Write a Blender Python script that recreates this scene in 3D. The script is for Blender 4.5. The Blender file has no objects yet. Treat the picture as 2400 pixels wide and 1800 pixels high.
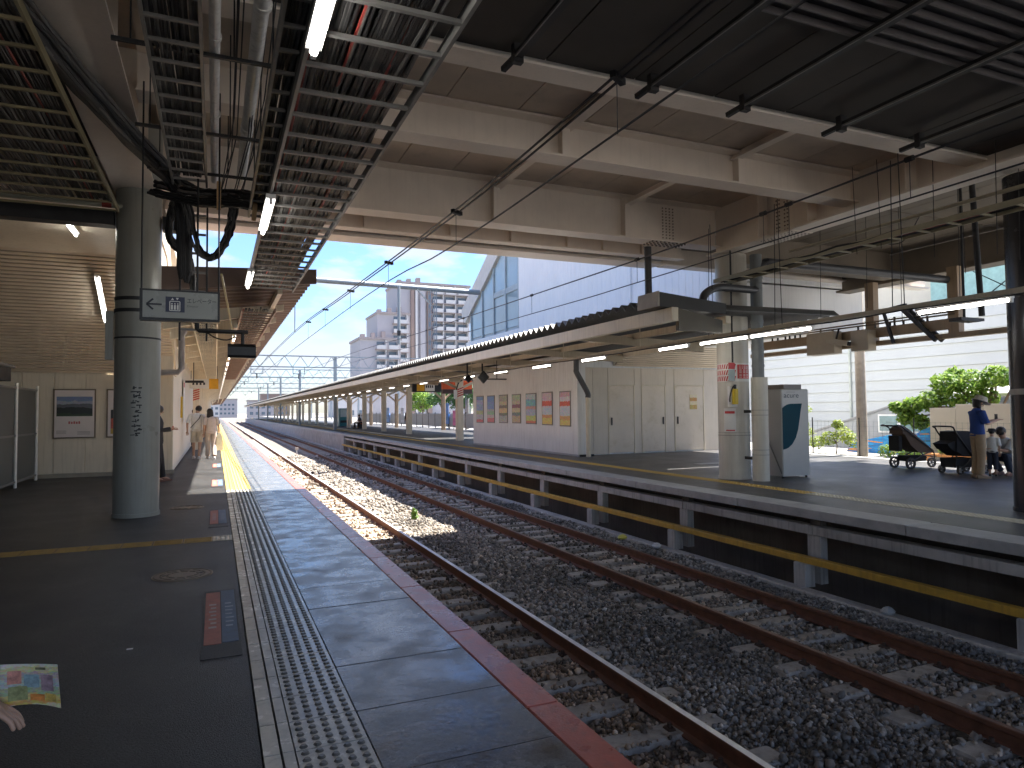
import bpy, bmesh, math, random
import numpy as np
from mathutils import Vector, Matrix
random.seed(7); RNG = np.random.default_rng(7)
R = math.radians
S = bpy.context.scene
COL = S.collection

# ------------------------------------------------------------------ camera
# X right of the tracks' axis, Y along the tracks, Z up; 0 = platform surface
yaw, pitch, roll = R(23.4), R(2.2), R(.55)
fw = Vector((math.sin(yaw)*math.cos(pitch), math.cos(yaw)*math.cos(pitch), math.sin(pitch)))
rt = Vector((math.cos(yaw), -math.sin(yaw), 0)); up = rt.cross(fw)
rt2 = rt*math.cos(roll) - up*math.sin(roll); up2 = up*math.cos(roll) + rt*math.sin(roll)
cam = bpy.data.cameras.new('camera'); cam.sensor_width = 36; cam.lens = 36*1606/2400
cam.clip_start = .05; cam.clip_end = 5000
co = bpy.data.objects.new('camera', cam); COL.objects.link(co)
m3 = Matrix((rt2, up2, -fw)).transposed()
co.matrix_world = Matrix.Translation((0, 0, 1.47)) @ m3.to_4x4()
S.camera = co

# ------------------------------------------------------------------ sky, sun, exposure
SUN_EL, SUN_AZ = R(62), R(90)          # sun over the right-hand side (+X)
W = bpy.data.worlds.new('World'); S.world = W; W.use_nodes = True
wt = W.node_tree; wt.nodes.clear()
def wn(t, **k):
    n = wt.nodes.new(t)
    for a, b in k.items(): setattr(n, a, b)
    return n
out = wn('ShaderNodeOutputWorld'); bg = wn('ShaderNodeBackground'); bg.inputs[1].default_value = .07
sky = wn('ShaderNodeTexSky', sky_type='NISHITA', sun_disc=False, sun_elevation=SUN_EL, sun_rotation=SUN_AZ)
sky.air_density = 1.6; sky.dust_density = .35; sky.ozone_density = 3.5
tc = wn('ShaderNodeTexCoord'); mp = wn('ShaderNodeMapping'); mp.inputs['Scale'].default_value = (1, 1, 2.6)
mp.inputs['Location'].default_value = (.1, .55, .3)
n1 = wn('ShaderNodeTexNoise'); n1.inputs['Scale'].default_value = 8.5; n1.inputs['Detail'].default_value = 9; n1.inputs['Roughness'].default_value = .55
rp = wn('ShaderNodeValToRGB'); rp.color_ramp.elements[0].position = .45; rp.color_ramp.elements[1].position = .58
mx = wn('ShaderNodeMix', data_type='RGBA'); mx.inputs[7].default_value = (2.8, 2.95, 3.25, 1)
ml = wn('ShaderNodeMath', operation='MULTIPLY'); ml.inputs[1].default_value = .85
L = wt.links.new
L(tc.outputs['Generated'], mp.inputs[0]); L(mp.outputs[0], n1.inputs['Vector']); L(n1.outputs[0], rp.inputs[0])
L(rp.outputs[0], ml.inputs[0]); L(ml.outputs[0], mx.inputs[0]); tint = wn('ShaderNodeMix', data_type='RGBA', blend_type='MULTIPLY'); tint.inputs[0].default_value = 1; tint.inputs[7].default_value = (.50, .62, .95, 1)
L(sky.outputs[0], tint.inputs[6]); L(tint.outputs[2], mx.inputs[6]); L(mx.outputs[2], bg.inputs[0]); L(bg.outputs[0], out.inputs[0])

sl = bpy.data.lights.new('sun', 'SUN'); sl.energy = 4.4; sl.angle = R(.53); sl.color = (1, .95, .87)
so = bpy.data.objects.new('sun', sl); COL.objects.link(so)
sdir = Vector((math.sin(SUN_AZ)*math.cos(SUN_EL), math.cos(SUN_AZ)*math.cos(SUN_EL), math.sin(SUN_EL)))
so.rotation_euler = sdir.to_track_quat('Z', 'Y').to_euler(); so.location = (30, 0, 40)

S.view_settings.view_transform = 'Standard'; S.view_settings.look = 'None'
S.view_settings.exposure = 2.27; S.view_settings.gamma = 1
S.render.engine = 'CYCLES'
S.cycles.use_denoising = True
S.cycles.max_bounces = 10; S.cycles.diffuse_bounces = 6; S.cycles.glossy_bounces = 4; S.cycles.transmission_bounces = 6
S.cycles.sample_clamp_indirect = 6
S.cycles.use_adaptive_sampling = True; S.cycles.adaptive_threshold = .02

# ------------------------------------------------------------------ materials
MATS = {}
def mat(name, col, rough=.6, metal=0, var=.18, vs=3., bump=.12, bs=60., streak=0., spec=.5, dirt=0., dirtcol=(.05, .045, .04), grain=0., rvar=.1, spots=0., spotcol=(.12, .12, .115)):
    """procedural surface: base colour broken up by two noises, optional vertical streaks, fine bump"""
    if name in MATS: return MATS[name]
    m = bpy.data.materials.new(name); m.use_nodes = True; t = m.node_tree; N = t.nodes; K = t.links.new
    b = N['Principled BSDF']; b.inputs['Roughness'].default_value = rough; b.inputs['Metallic'].default_value = metal
    b.inputs['Specular IOR Level'].default_value = spec
    g = N.new('ShaderNodeNewGeometry')
    a = N.new('ShaderNodeTexNoise'); a.inputs['Scale'].default_value = vs; a.inputs['Detail'].default_value = 6; a.inputs['Roughness'].default_value = .62
    K(g.outputs['Position'], a.inputs['Vector'])
    r = N.new('ShaderNodeMapRange'); r.inputs[1].default_value = .3; r.inputs[2].default_value = .7
    r.inputs[3].default_value = 1-var; r.inputs[4].default_value = 1+var; K(a.outputs[0], r.inputs[0])
    c = N.new('ShaderNodeMix'); c.data_type = 'RGBA'; c.blend_type = 'MULTIPLY'; c.inputs[0].default_value = 1
    c.inputs[6].default_value = (*col, 1); K(r.outputs[0], c.inputs[7]); last = c.outputs[2]
    if streak:
        mp = N.new('ShaderNodeMapping'); mp.inputs['Scale'].default_value = (9, 9, .5); K(g.outputs['Position'], mp.inputs[0])
        s = N.new('ShaderNodeTexNoise'); s.inputs['Scale'].default_value = 2.4; s.inputs['Detail'].default_value = 4; K(mp.outputs[0], s.inputs['Vector'])
        q = N.new('ShaderNodeMapRange'); q.inputs[1].default_value = .5; q.inputs[2].default_value = .78; q.inputs[3].default_value = 0; q.inputs[4].default_value = streak
        K(s.outputs[0], q.inputs[0]); d = N.new('ShaderNodeMix'); d.data_type = 'RGBA'; K(q.outputs[0], d.inputs[0]); K(last, d.inputs[6])
        d.inputs[7].default_value = (*dirtcol, 1); last = d.outputs[2]
    if dirt:
        s = N.new('ShaderNodeTexNoise'); s.inputs['Scale'].default_value = vs*2.7; s.inputs['Detail'].default_value = 8; s.inputs['Roughness'].default_value = .7; K(g.outputs['Position'], s.inputs['Vector'])
        q = N.new('ShaderNodeMapRange'); q.inputs[1].default_value = .52; q.inputs[2].default_value = .7; q.inputs[3].default_value = 0; q.inputs[4].default_value = dirt
        K(s.outputs[0], q.inputs[0]); d = N.new('ShaderNodeMix'); d.data_type = 'RGBA'; K(q.outputs[0], d.inputs[0]); K(last, d.inputs[6])
        d.inputs[7].default_value = (*dirtcol, 1); last = d.outputs[2]
    if spots:
        vo = N.new('ShaderNodeTexVoronoi'); vo.inputs['Scale'].default_value = 5.5; K(g.outputs['Position'], vo.inputs['Vector'])
        th = N.new('ShaderNodeMath'); th.operation = 'LESS_THAN'; th.inputs[1].default_value = .085; K(vo.outputs['Distance'], th.inputs[0])
        pk = N.new('ShaderNodeSeparateColor'); K(vo.outputs['Color'], pk.inputs[0]); gt_ = N.new('ShaderNodeMath'); gt_.operation = 'GREATER_THAN'; gt_.inputs[1].default_value = .62; K(pk.outputs[0], gt_.inputs[0])
        mu = N.new('ShaderNodeMath'); mu.operation = 'MULTIPLY'; K(th.outputs[0], mu.inputs[0]); K(gt_.outputs[0], mu.inputs[1]); m2 = N.new('ShaderNodeMath'); m2.operation = 'MULTIPLY'; m2.inputs[1].default_value = spots; K(mu.outputs[0], m2.inputs[0])
        d = N.new('ShaderNodeMix'); d.data_type = 'RGBA'; K(m2.outputs[0], d.inputs[0]); K(last, d.inputs[6]); d.inputs[7].default_value = (*spotcol, 1); last = d.outputs[2]
    if grain:
        s = N.new('ShaderNodeTexNoise'); s.inputs['Scale'].default_value = 85; s.inputs['Detail'].default_value = 5; K(g.outputs['Position'], s.inputs['Vector'])
        q = N.new('ShaderNodeMapRange'); q.inputs[1].default_value = .32; q.inputs[2].default_value = .68; q.inputs[3].default_value = 1-grain; q.inputs[4].default_value = 1+grain*1.6; K(s.outputs[0], q.inputs[0])
        d = N.new('ShaderNodeMix'); d.data_type = 'RGBA'; d.blend_type = 'MULTIPLY'; d.inputs[0].default_value = 1; K(last, d.inputs[6]); K(q.outputs[0], d.inputs[7]); last = d.outputs[2]
    K(last, b.inputs['Base Color'])
    rr = N.new('ShaderNodeMapRange'); rr.inputs[3].default_value = max(.03, rough-rvar); rr.inputs[4].default_value = min(1, rough+rvar); rr.inputs[1].default_value = .25; rr.inputs[2].default_value = .75; K(a.outputs[0], rr.inputs[0]); K(rr.outputs[0], b.inputs['Roughness'])
    if bump:
        f = N.new('ShaderNodeTexNoise'); f.inputs['Scale'].default_value = bs; f.inputs['Detail'].default_value = 4; K(g.outputs['Position'], f.inputs['Vector'])
        bu = N.new('ShaderNodeBump'); bu.inputs['Strength'].default_value = bump; bu.inputs['Distance'].default_value = .01
        K(f.outputs[0], bu.inputs['Height']); K(bu.outputs[0], b.inputs['Normal'])
    MATS[name] = m; return m

def emit(name, col, st):
    if name in MATS: return MATS[name]
    m = bpy.data.materials.new(name); m.use_nodes = True; b = m.node_tree.nodes['Principled BSDF']
    b.inputs['Base Color'].default_value = (*col, 1); b.inputs['Emission Color'].default_value = (*col, 1); b.inputs['Emission Strength'].default_value = st
    MATS[name] = m; return m

def printmat(name, bands, axis=2, noise=.06, scale=9., cells=.25):
    """flat print: colour bands along an axis of the object's box, broken up like type and pictures"""
    if name in MATS: return MATS[name]
    m = bpy.data.materials.new(name); m.use_nodes = True; t = m.node_tree; N = t.nodes; K = t.links.new
    b = N['Principled BSDF']; b.inputs['Roughness'].default_value = .35
    tcn = N.new('ShaderNodeTexCoord'); sp = N.new('ShaderNodeSeparateXYZ'); K(tcn.outputs['Generated'], sp.inputs[0])
    no = N.new('ShaderNodeTexNoise'); no.inputs['Scale'].default_value = scale; no.inputs['Detail'].default_value = 5; K(tcn.outputs['Generated'], no.inputs['Vector'])
    ad = N.new('ShaderNodeMath'); ad.operation = 'MULTIPLY_ADD'; ad.inputs[1].default_value = noise*2; K(no.outputs[0], ad.inputs[0])
    su = N.new('ShaderNodeMath'); su.operation = 'SUBTRACT'; su.inputs[1].default_value = noise; K(sp.outputs[axis], su.inputs[0]); K(su.outputs[0], ad.inputs[2])
    cr = N.new('ShaderNodeValToRGB'); cr.color_ramp.interpolation = 'CONSTANT'
    e = cr.color_ramp.elements; e[0].position = bands[0][0]; e[0].color = (*bands[0][1], 1); e[1].position = bands[1][0]; e[1].color = (*bands[1][1], 1)
    for p, c in bands[2:]:
        x = e.new(p); x.color = (*c, 1)
    K(ad.outputs[0], cr.inputs[0])
    mpg = N.new('ShaderNodeMapping'); mpg.inputs['Scale'].default_value = (7, 7, 16); K(tcn.outputs['Generated'], mpg.inputs[0])
    vo = N.new('ShaderNodeTexVoronoi'); vo.inputs['Scale'].default_value = 2.2; K(mpg.outputs[0], vo.inputs['Vector'])
    mi = N.new('ShaderNodeMix'); mi.data_type = 'RGBA'; mi.blend_type = 'OVERLAY'; mi.inputs[0].default_value = cells; K(cr.outputs[0], mi.inputs[6]); K(vo.outputs['Color'], mi.inputs[7])
    K(mi.outputs[2], b.inputs['Base Color']); MATS[name] = m; return m

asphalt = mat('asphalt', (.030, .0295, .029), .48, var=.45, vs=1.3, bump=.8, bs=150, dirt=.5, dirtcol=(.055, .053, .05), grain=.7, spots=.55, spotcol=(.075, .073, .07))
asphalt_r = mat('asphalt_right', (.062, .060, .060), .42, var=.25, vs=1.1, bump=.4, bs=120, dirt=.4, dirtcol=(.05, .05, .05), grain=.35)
slabm = mat('slab_concrete', (.125, .127, .13), .27, var=.45, vs=3.1, bump=.14, bs=30, dirt=.6, dirtcol=(.065, .065, .065), grain=.25, rvar=.24, spots=.5, spotcol=(.24, .24, .23))
concrete = mat('concrete', (.46, .445, .42), .75, var=.22, vs=2., bump=.25, bs=45, streak=.55, dirtcol=(.07, .065, .06))
conc_pale = mat('concrete_pale', (.42, .42, .41), .55, var=.2, vs=2.4, bump=.2, bs=45, dirt=.4, dirtcol=(.2, .2, .2))
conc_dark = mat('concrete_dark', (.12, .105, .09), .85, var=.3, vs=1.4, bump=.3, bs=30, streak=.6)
redm = mat('red_edge_paint', (.56, .14, .10), .3, var=.22, vs=5, bump=.15, bs=70, dirt=.4, dirtcol=(.24, .12, .11))
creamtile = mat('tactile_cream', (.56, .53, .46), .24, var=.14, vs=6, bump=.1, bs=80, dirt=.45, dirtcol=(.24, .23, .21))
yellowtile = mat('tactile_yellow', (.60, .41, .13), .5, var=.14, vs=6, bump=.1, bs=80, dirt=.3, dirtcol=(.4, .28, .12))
grout = mat('tile_bed', (.05, .048, .045), .9)
rust = mat('rail_rust', (.17, .07, .038), .7, metal=.0, var=.3, vs=8, bump=.3, bs=90)
railsteel = mat('rail_worn_steel', (.78, .76, .74), .36, metal=.35, var=.12, vs=9, bump=.05)
railbrown = mat('rail_worn_brown', (.23, .14, .10), .35, metal=.7, var=.2, vs=9, bump=.1)
sleeperm = mat('sleeper_concrete', (.40, .36, .31), .85, var=.3, vs=5, bump=.35, bs=40, dirt=.5, dirtcol=(.09, .065, .05))
beige = mat('girder_paint', (.78, .70, .61), .5, var=.08, vs=1.2, bump=.04, streak=.1, dirtcol=(.3, .24, .19))
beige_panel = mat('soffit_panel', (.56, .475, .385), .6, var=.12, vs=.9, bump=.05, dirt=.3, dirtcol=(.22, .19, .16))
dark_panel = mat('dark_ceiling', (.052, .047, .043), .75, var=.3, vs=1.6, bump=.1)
dark_steel = mat('dark_steel', (.03, .03, .032), .5, metal=.3, var=.3, vs=6, bump=.1)
blackm = mat('black_paint', (.012, .012, .014), .4, var=.2)
cream = mat('cream_paint', (.76, .68, .53), .5, var=.08, vs=1.4, bump=.05, streak=.35, dirtcol=(.34, .27, .18))
creamwall = mat('cream_wall', (.68, .61, .49), .55, var=.08, vs=1.2, bump=.06, streak=.3, dirtcol=(.33, .27, .19))
whitewall = mat('white_cladding', (.84, .85, .84), .5, var=.05, vs=1.2, bump=.05, streak=.35, dirtcol=(.42, .42, .41))
bluewhite = mat('upper_cladding', (.88, .88, .87), .5, var=.04, vs=.8, bump=.03, streak=.2, dirtcol=(.5, .52, .54))
galv = mat('galvanised', (.24, .235, .225), .5, metal=.4, var=.18, vs=7, bump=.05)
greypipe = mat('grey_pipe', (.16, .175, .18), .45, var=.12, vs=4, bump=.05, streak=.3)
whitepipe = mat('white_pipe', (.80, .78, .74), .4, var=.1, vs=4, bump=.04, streak=.35, dirtcol=(.2, .17, .14))
column_paint = mat('column_paint', (.58, .55, .48), .35, var=.07, vs=2, bump=.04, streak=.25, dirtcol=(.27, .25, .2))
cablem = mat('cable_black', (.022, .021, .022), .5, var=.35, vs=14)
cableg = mat('cable_grey', (.13, .125, .12), .5, var=.3, vs=14)
cabler = mat('cable_red', (.35, .05, .04), .5)
glassm = mat('window_glass', (.30, .40, .45), .08, var=.1, vs=.6, bump=0, spec=.8)
roofm = mat('roof_sheet', (.17, .17, .165), .5, metal=.3, var=.15, vs=2, bump=.05, streak=.3)
roofbrown = mat('roof_sheet_brown', (.17, .12, .10), .6, var=.2, vs=2, bump=.05)
yellowbar = mat('yellow_bar', (.60, .36, .055), .5, var=.18, vs=5, bump=.1, streak=.4, dirtcol=(.25, .15, .05))
lampfar = emit('lamp_tube_far', (1, .97, .9), 1.3)
lampm = emit('lamp_tube', (1, .985, .93), 5)
whitem = mat('white_paint', (.8, .79, .77), .4, var=.05, bump=.03)
woodm = mat('batten_wood', (.55, .36, .18), .6, var=.15, vs=9)
skin = mat('skin', (.48, .29, .20), .5, var=.08, vs=12, bump=.05)
hairm = mat('dark_hair', (.018, .014, .012), .45, var=.3, vs=30, bump=.3, bs=160)

# ------------------------------------------------------------------ mesh helpers
def wloc(o):
    v = Vector((0, 0, 0))
    while o is not None: v = v + o.location; o = o.parent
    return v
class MB:
    def __init__(s): s.v = []; s.f = []
    def add(s, vs, fs):
        n = len(s.v); s.v += [tuple(p) for p in vs]; s.f += [tuple(i+n for i in q) for q in fs]; return s
    def box(s, x0, y0, z0, x1, y1, z1):
        return s.add([(x0,y0,z0),(x1,y0,z0),(x1,y1,z0),(x0,y1,z0),(x0,y0,z1),(x1,y0,z1),(x1,y1,z1),(x0,y1,z1)],
                     [(0,3,2,1),(4,5,6,7),(0,1,5,4),(1,2,6,5),(2,3,7,6),(3,0,4,7)])
    def bev(s, x0, y0, z0, x1, y1, z1, b=.01):
        """box with chamfered vertical edges and top rim"""
        P = [(x0+b,y0),(x1-b,y0),(x1,y0+b),(x1,y1-b),(x1-b,y1),(x0+b,y1),(x0,y1-b),(x0,y0+b)]
        cx, cy = (x0+x1)/2, (y0+y1)/2
        def ins(p): return (p[0]+(b if p[0]<cx else -b)*.7, p[1]+(b if p[1]<cy else -b)*.7)
        vs = [(*p, z0) for p in P]+[(*p, z1-b) for p in P]+[(*ins(p), z1) for p in P]
        fs = [tuple(range(7,-1,-1)), tuple(range(16,24))]
        for k in (0, 8):
            for i in range(8): j=(i+1)%8; fs.append((k+i,k+j,k+8+j,k+8+i))
        return s.add(vs, fs)
    def tube(s, p0, p1, r, n=10, r2=None, caps=True):
        p0, p1 = Vector(p0), Vector(p1); d = (p1-p0)
        if d.length < 1e-6: return s
        d.normalize(); a = d.orthogonal().normalized(); b = d.cross(a); r2 = r if r2 is None else r2
        vs = []
        for p, q in ((p0, r), (p1, r2)):
            for i in range(n):
                t = 2*math.pi*i/n; vs.append(p+a*(q*math.cos(t))+b*(q*math.sin(t)))
        fs = [(i,(i+1)%n,n+(i+1)%n,n+i) for i in range(n)]
        if caps: fs += [tuple(range(n-1,-1,-1)), tuple(range(n,2*n))]
        return s.add(vs, fs)
    def path(s, pts, r, n=8, caps=True):
        pts = [Vector(p) for p in pts]; rs = r if isinstance(r, (list, tuple)) else [r]*len(pts)
        vs = []; a = None
        for i, p in enumerate(pts):
            d = (pts[min(i+1,len(pts)-1)]-pts[max(i-1,0)]).normalized()
            a = d.orthogonal().normalized() if a is None else (a-d*a.dot(d)).normalized()
            b = d.cross(a)
            for k in range(n):
                t = 2*math.pi*k/n; vs.append(p+a*(rs[i]*math.cos(t))+b*(rs[i]*math.sin(t)))
        fs = []
        for i in range(len(pts)-1):
            for k in range(n): fs.append((i*n+k, i*n+(k+1)%n, (i+1)*n+(k+1)%n, (i+1)*n+k))
        if caps: fs += [tuple(range(n-1,-1,-1)), tuple(range((len(pts)-1)*n, len(pts)*n))]
        return s.add(vs, fs)
    def loft(s, rings, caps=True):
        n = len(rings[0]); vs = [p for r in rings for p in r]; fs = []
        for i in range(len(rings)-1):
            for k in range(n): fs.append((i*n+k, i*n+(k+1)%n, (i+1)*n+(k+1)%n, (i+1)*n+k))
        if caps: fs += [tuple(range(n-1,-1,-1)), tuple(range((len(rings)-1)*n, len(rings)*n))]
        return s.add(vs, fs)
    def bar(s, p0, p1, w, h, upv=(0,0,1)):
        """rectangular bar from p0 to p1, w across, h along upv"""
        p0, p1 = Vector(p0), Vector(p1); d = (p1-p0).normalized(); u = Vector(upv); u = (u-d*u.dot(d)).normalized(); a = d.cross(u)
        vs = []
        for p in (p0, p1):
            for sx, sz in ((-1,-1),(1,-1),(1,1),(-1,1)): vs.append(p+a*(w/2*sx)+u*(h/2*sz))
        return s.add(vs, [(0,1,5,4),(1,2,6,5),(2,3,7,6),(3,0,4,7),(3,2,1,0),(4,5,6,7)])
    def prism(s, poly, axis, a, b):
        """polygon of 2-D points extruded along axis ('x','y','z') from a to b"""
        def P(p, t): return {'x': (t,p[0],p[1]), 'y': (p[0],t,p[1]), 'z': (p[0],p[1],t)}[axis]
        n = len(poly); vs = [P(p,a) for p in poly]+[P(p,b) for p in poly]
        return s.add(vs, [tuple(range(n)), tuple(range(2*n-1,n-1,-1))]+[(i,n+i,n+(i+1)%n,(i+1)%n) for i in range(n)])
    def ell(s, c, r, nu=12, nv=8, M=None):
        c = Vector(c); vs = []
        for j in range(1, nv):
            t = math.pi*j/nv
            for i in range(nu):
                q = 2*math.pi*i/nu; p = Vector((r[0]*math.sin(t)*math.cos(q), r[1]*math.sin(t)*math.sin(q), r[2]*math.cos(t)))
                vs.append(c+(M@p if M else p))
        a, b = Vector((0,0,r[2])), Vector((0,0,-r[2])); vs += [c+(M@a if M else a), c+(M@b if M else b)]
        fs = []
        for j in range(nv-2):
            for i in range(nu): fs.append((j*nu+i, (j+1)*nu+i, (j+1)*nu+(i+1)%nu, j*nu+(i+1)%nu))
        T = len(vs)-2
        for i in range(nu): fs.append((T, i, (i+1)%nu)); fs.append((T+1, (nv-2)*nu+(i+1)%nu, (nv-2)*nu+i))
        return s.add(vs, fs)
    def mesh(s, name, off=None):
        me = bpy.data.meshes.new(name); v = s.v
        if off is not None and off.length: v = [(p[0]-off.x, p[1]-off.y, p[2]-off.z) for p in v]
        me.from_pydata(v, [], s.f); 
        bm = bmesh.new(); bm.from_mesh(me); bmesh.ops.recalc_face_normals(bm, faces=bm.faces); bm.to_mesh(me); bm.free()
        return me
    def build(s, name, m, parent=None, smooth=False, local=False):
        me = s.mesh(name, None if (local or parent is None) else wloc(parent))
        me.materials.append(m); o = bpy.data.objects.new(name, me); COL.objects.link(o); o.parent = parent
        if smooth: smooth_mesh(me)
        return o
def smooth_mesh(me, ang=40):
    me.polygons.foreach_set('use_smooth', [True]*len(me.polygons))
    try: me.set_sharp_from_angle(angle=R(ang))
    except Exception: pass
def tag(o, label=None, cat=None, group=None, kind=None):
    if label: o['label'] = label
    if cat: o['category'] = cat
    if group: o['group'] = group
    if kind: o['kind'] = kind
    return o
def thing(name, label, cat, loc=(0,0,0), rz=0, group=None):
    o = bpy.data.objects.new(name, None); COL.objects.link(o); o.location = loc; o.rotation_euler = (0,0,rz); o.empty_display_size = .2
    return tag(o, label, cat, group)
def struct(name, mb, m, smooth=False):
    return tag(mb.build(name, m, None, smooth), kind='structure')
def inst(src, loc, parent, name=None):
    """another piece sharing the mesh of src, moved to loc (world), child of parent"""
    c = src.copy(); COL.objects.link(c); c.parent = parent; c.location = Vector(loc) - (wloc(parent) if parent else Vector((0,0,0)))
    return c
def piece(name, mb, m, parent, loc, smooth=False):
    """mesh built about its own origin, placed at loc (world)"""
    me = mb.mesh(name); me.materials.append(m); o = bpy.data.objects.new(name, me); COL.objects.link(o); o.parent = parent
    o.location = Vector(loc) - (wloc(parent) if parent else Vector((0,0,0)))
    if smooth: smooth_mesh(me)
    return o
def copy_tree(o, parent=None):
    c = o.copy(); COL.objects.link(c); c.parent = parent
    for ch in list(o.children): copy_tree(ch, c)
    return c
def text(body, size, m, parent, org, right, upv, name='lettering', local=False, vertical=False, sx=1., xalign='CENTER'):
    c = bpy.data.curves.new('tmp', 'FONT'); c.body = body; c.size = size; c.align_x = xalign; c.align_y = 'CENTER'
    if vertical: c.body = '\n'.join(body); c.space_line = .78
    o = bpy.data.objects.new('tmp', c); COL.objects.link(o); dg = bpy.context.evaluated_depsgraph_get(); dg.update()
    me = bpy.data.meshes.new_from_object(o.evaluated_get(dg)); bpy.data.objects.remove(o)
    r, u, g = Vector(right).normalized(), Vector(upv).normalized(), Vector(org)
    if not local and parent: g = g - wloc(parent)
    for v in me.vertices: v.co = g + r*(v.co.x*sx) + u*v.co.y
    me.name = name; me.materials.clear(); me.materials.append(m); b = bpy.data.objects.new(name, me); COL.objects.link(b); b.parent = parent
    return b

# ================================================================== the setting: ground, platforms, tracks
YE = 210.
earth = mat('earth', (.17, .155, .13), .9, var=.3, vs=.3, bump=.3, bs=5)
struct('ground', MB().box(-1500, -600, -2.4, 1500, 3000, -1.9), earth)
yardm = mat('yard_paving', (.27, .26, .245), .8, var=.2, vs=.7, bump=.2, bs=30)
struct('yard', MB().box(17.45, -40, -1.88, 300, 320, -.05), yardm)

# ---- left platform
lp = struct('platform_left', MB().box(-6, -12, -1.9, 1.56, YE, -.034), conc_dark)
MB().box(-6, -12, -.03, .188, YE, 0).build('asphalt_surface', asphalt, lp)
T0, TP = .39, .3075            # first tile joint and pitch (measured tiles of the photograph)
def tile_mesh():
    b = MB(); g = .004; b.box(.19+.008, g, -.03, .265, TP-g, .004); b.box(.275, g, -.03, .322, TP-g, .006)   # two plain bars
    b.box(.33, g, -.03, .64, TP-g, 0)
    return b
def stud_mesh():
    b = MB()
    for i in range(5):
        for j in range(5):
            b.tube((.365+i*.06, .033+j*.0605, 0), (.365+i*.06, .033+j*.0605, .009), .019, 12, .012)
    return b
t_c = t_y = u_c = u_y = None
k = 0; y = T0
while y < 46:
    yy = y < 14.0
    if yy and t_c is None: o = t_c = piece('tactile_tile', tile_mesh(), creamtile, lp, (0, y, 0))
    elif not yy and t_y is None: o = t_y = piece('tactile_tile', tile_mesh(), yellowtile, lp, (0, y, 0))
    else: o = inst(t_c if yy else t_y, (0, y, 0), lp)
    if yy and u_c is None: u_c = piece('studs', stud_mesh(), mat('stud_shaded', (.13, .12, .105), .35, var=.3, vs=20), o, (0, y, 0))  # near studs: shade on their camera side painted in as a darker colour
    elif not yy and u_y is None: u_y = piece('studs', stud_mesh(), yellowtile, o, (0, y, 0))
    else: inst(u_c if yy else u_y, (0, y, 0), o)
    y += TP
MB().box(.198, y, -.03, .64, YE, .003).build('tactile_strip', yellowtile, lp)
MB().box(.188, -12, -.034, 1.56, YE, -.031).build('paving_bed', grout, lp)
s0 = None; y = .29; J = .6325
while y < 40:
    if s0 is None: s0 = piece('paving_slab', MB().bev(.645, .0025, -.03, 1.418, J-.0025, .002, .004), slabm, lp, (0, y, 0))
    else:
        o = inst(s0, (0, y, RNG.uniform(-.002, .0015)), lp)
    y += J
MB().box(.648, y, -.03, 1.417, YE, .001).build('paving_strip', slabm, lp)
e0 = None; y = .29+J/2
while y < 40:
    if e0 is None: e0 = piece('edge_block', MB().bev(1.423, .003, -.16, 1.6, 2*J-.003, .004, .008), redm, lp, (0, y, 0))
    else: inst(e0, (0, y, 0), lp)
    y += 2*J
MB().box(1.423, y, -.16, 1.6, YE, .003).build('edge_strip', redm, lp)
# guide path of yellow bars leading off to the left
gp = None
for i in range(13):
    x = -.02-.155 - i*.31
    m = MB(); m.box(-.15, -.15, 0, .15, .15, .003)
    for q in (-.105, -.035, .035, .105): m.box(-.14, q-.012, .003, .14, q+.012, .008)
    if gp is None: gp = piece('guide_tile', m, mat('guide_ochre', (.40, .245, .06), .55, var=.25, vs=7, dirt=.5, dirtcol=(.12, .09, .05)), lp, (x, 8.8, .001))
    else: inst(gp, (x, 8.8, .001), lp)
m = MB(); m.box(-.02, 8.64, .002, .19, 8.96, .007)
for i in range(4):
    for j in range(5): m.tube((.02+i*.05, 8.69+j*.055, .007), (.02+i*.05, 8.69+j*.055, .012), .015, 8, .01)
m.build('guide_end_tile', creamtile, lp)
# darker asphalt patch round the boarding mark, boarding marks, manhole covers
bm_red = mat('mark_salmon', (.46, .16, .12), .6, var=.2, vs=9, dirt=.45, dirtcol=(.2, .1, .08))
bm_blue = mat('mark_blue', (.115, .165, .25), .6, var=.2, vs=9, dirt=.45, dirtcol=(.08, .09, .11))
patch = mat('asphalt_patch', (.026, .026, .027), .55, var=.2, bump=.5, bs=140)
markw = mat('mark_print', (.5, .38, .34), .6)
for i, y0 in enumerate((4.8, 9.95, 15.1, 20.3)):
    m = MB().box(-.075, y0-.27, .0006, .16, y0+1.44, .0035); m.build('asphalt_patch', patch, lp)
    MB().box(-.06, y0, .0036, .043, y0+1.36, .0066).build('boarding_mark', bm_red, lp)
    MB().box(.049, y0+.02, .0036, .148, y0+1.4, .0066).build('boarding_mark', bm_blue, lp)
    p = MB(); q = MB()
    for jj in range(7):
        p.box(-.035+.012*(jj%2), y0+.35+jj*.1, .0067, .015, y0+.39+jj*.1, .0082)
        q.box(.075, y0+.36+jj*.1, .0067, .12+.006*(jj%3), y0+.395+jj*.1, .0082)
    p.build('mark_lettering', markw, lp); q.build('mark_lettering', mat('mark_print_blue', (.3, .36, .45), .6), lp)
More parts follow.
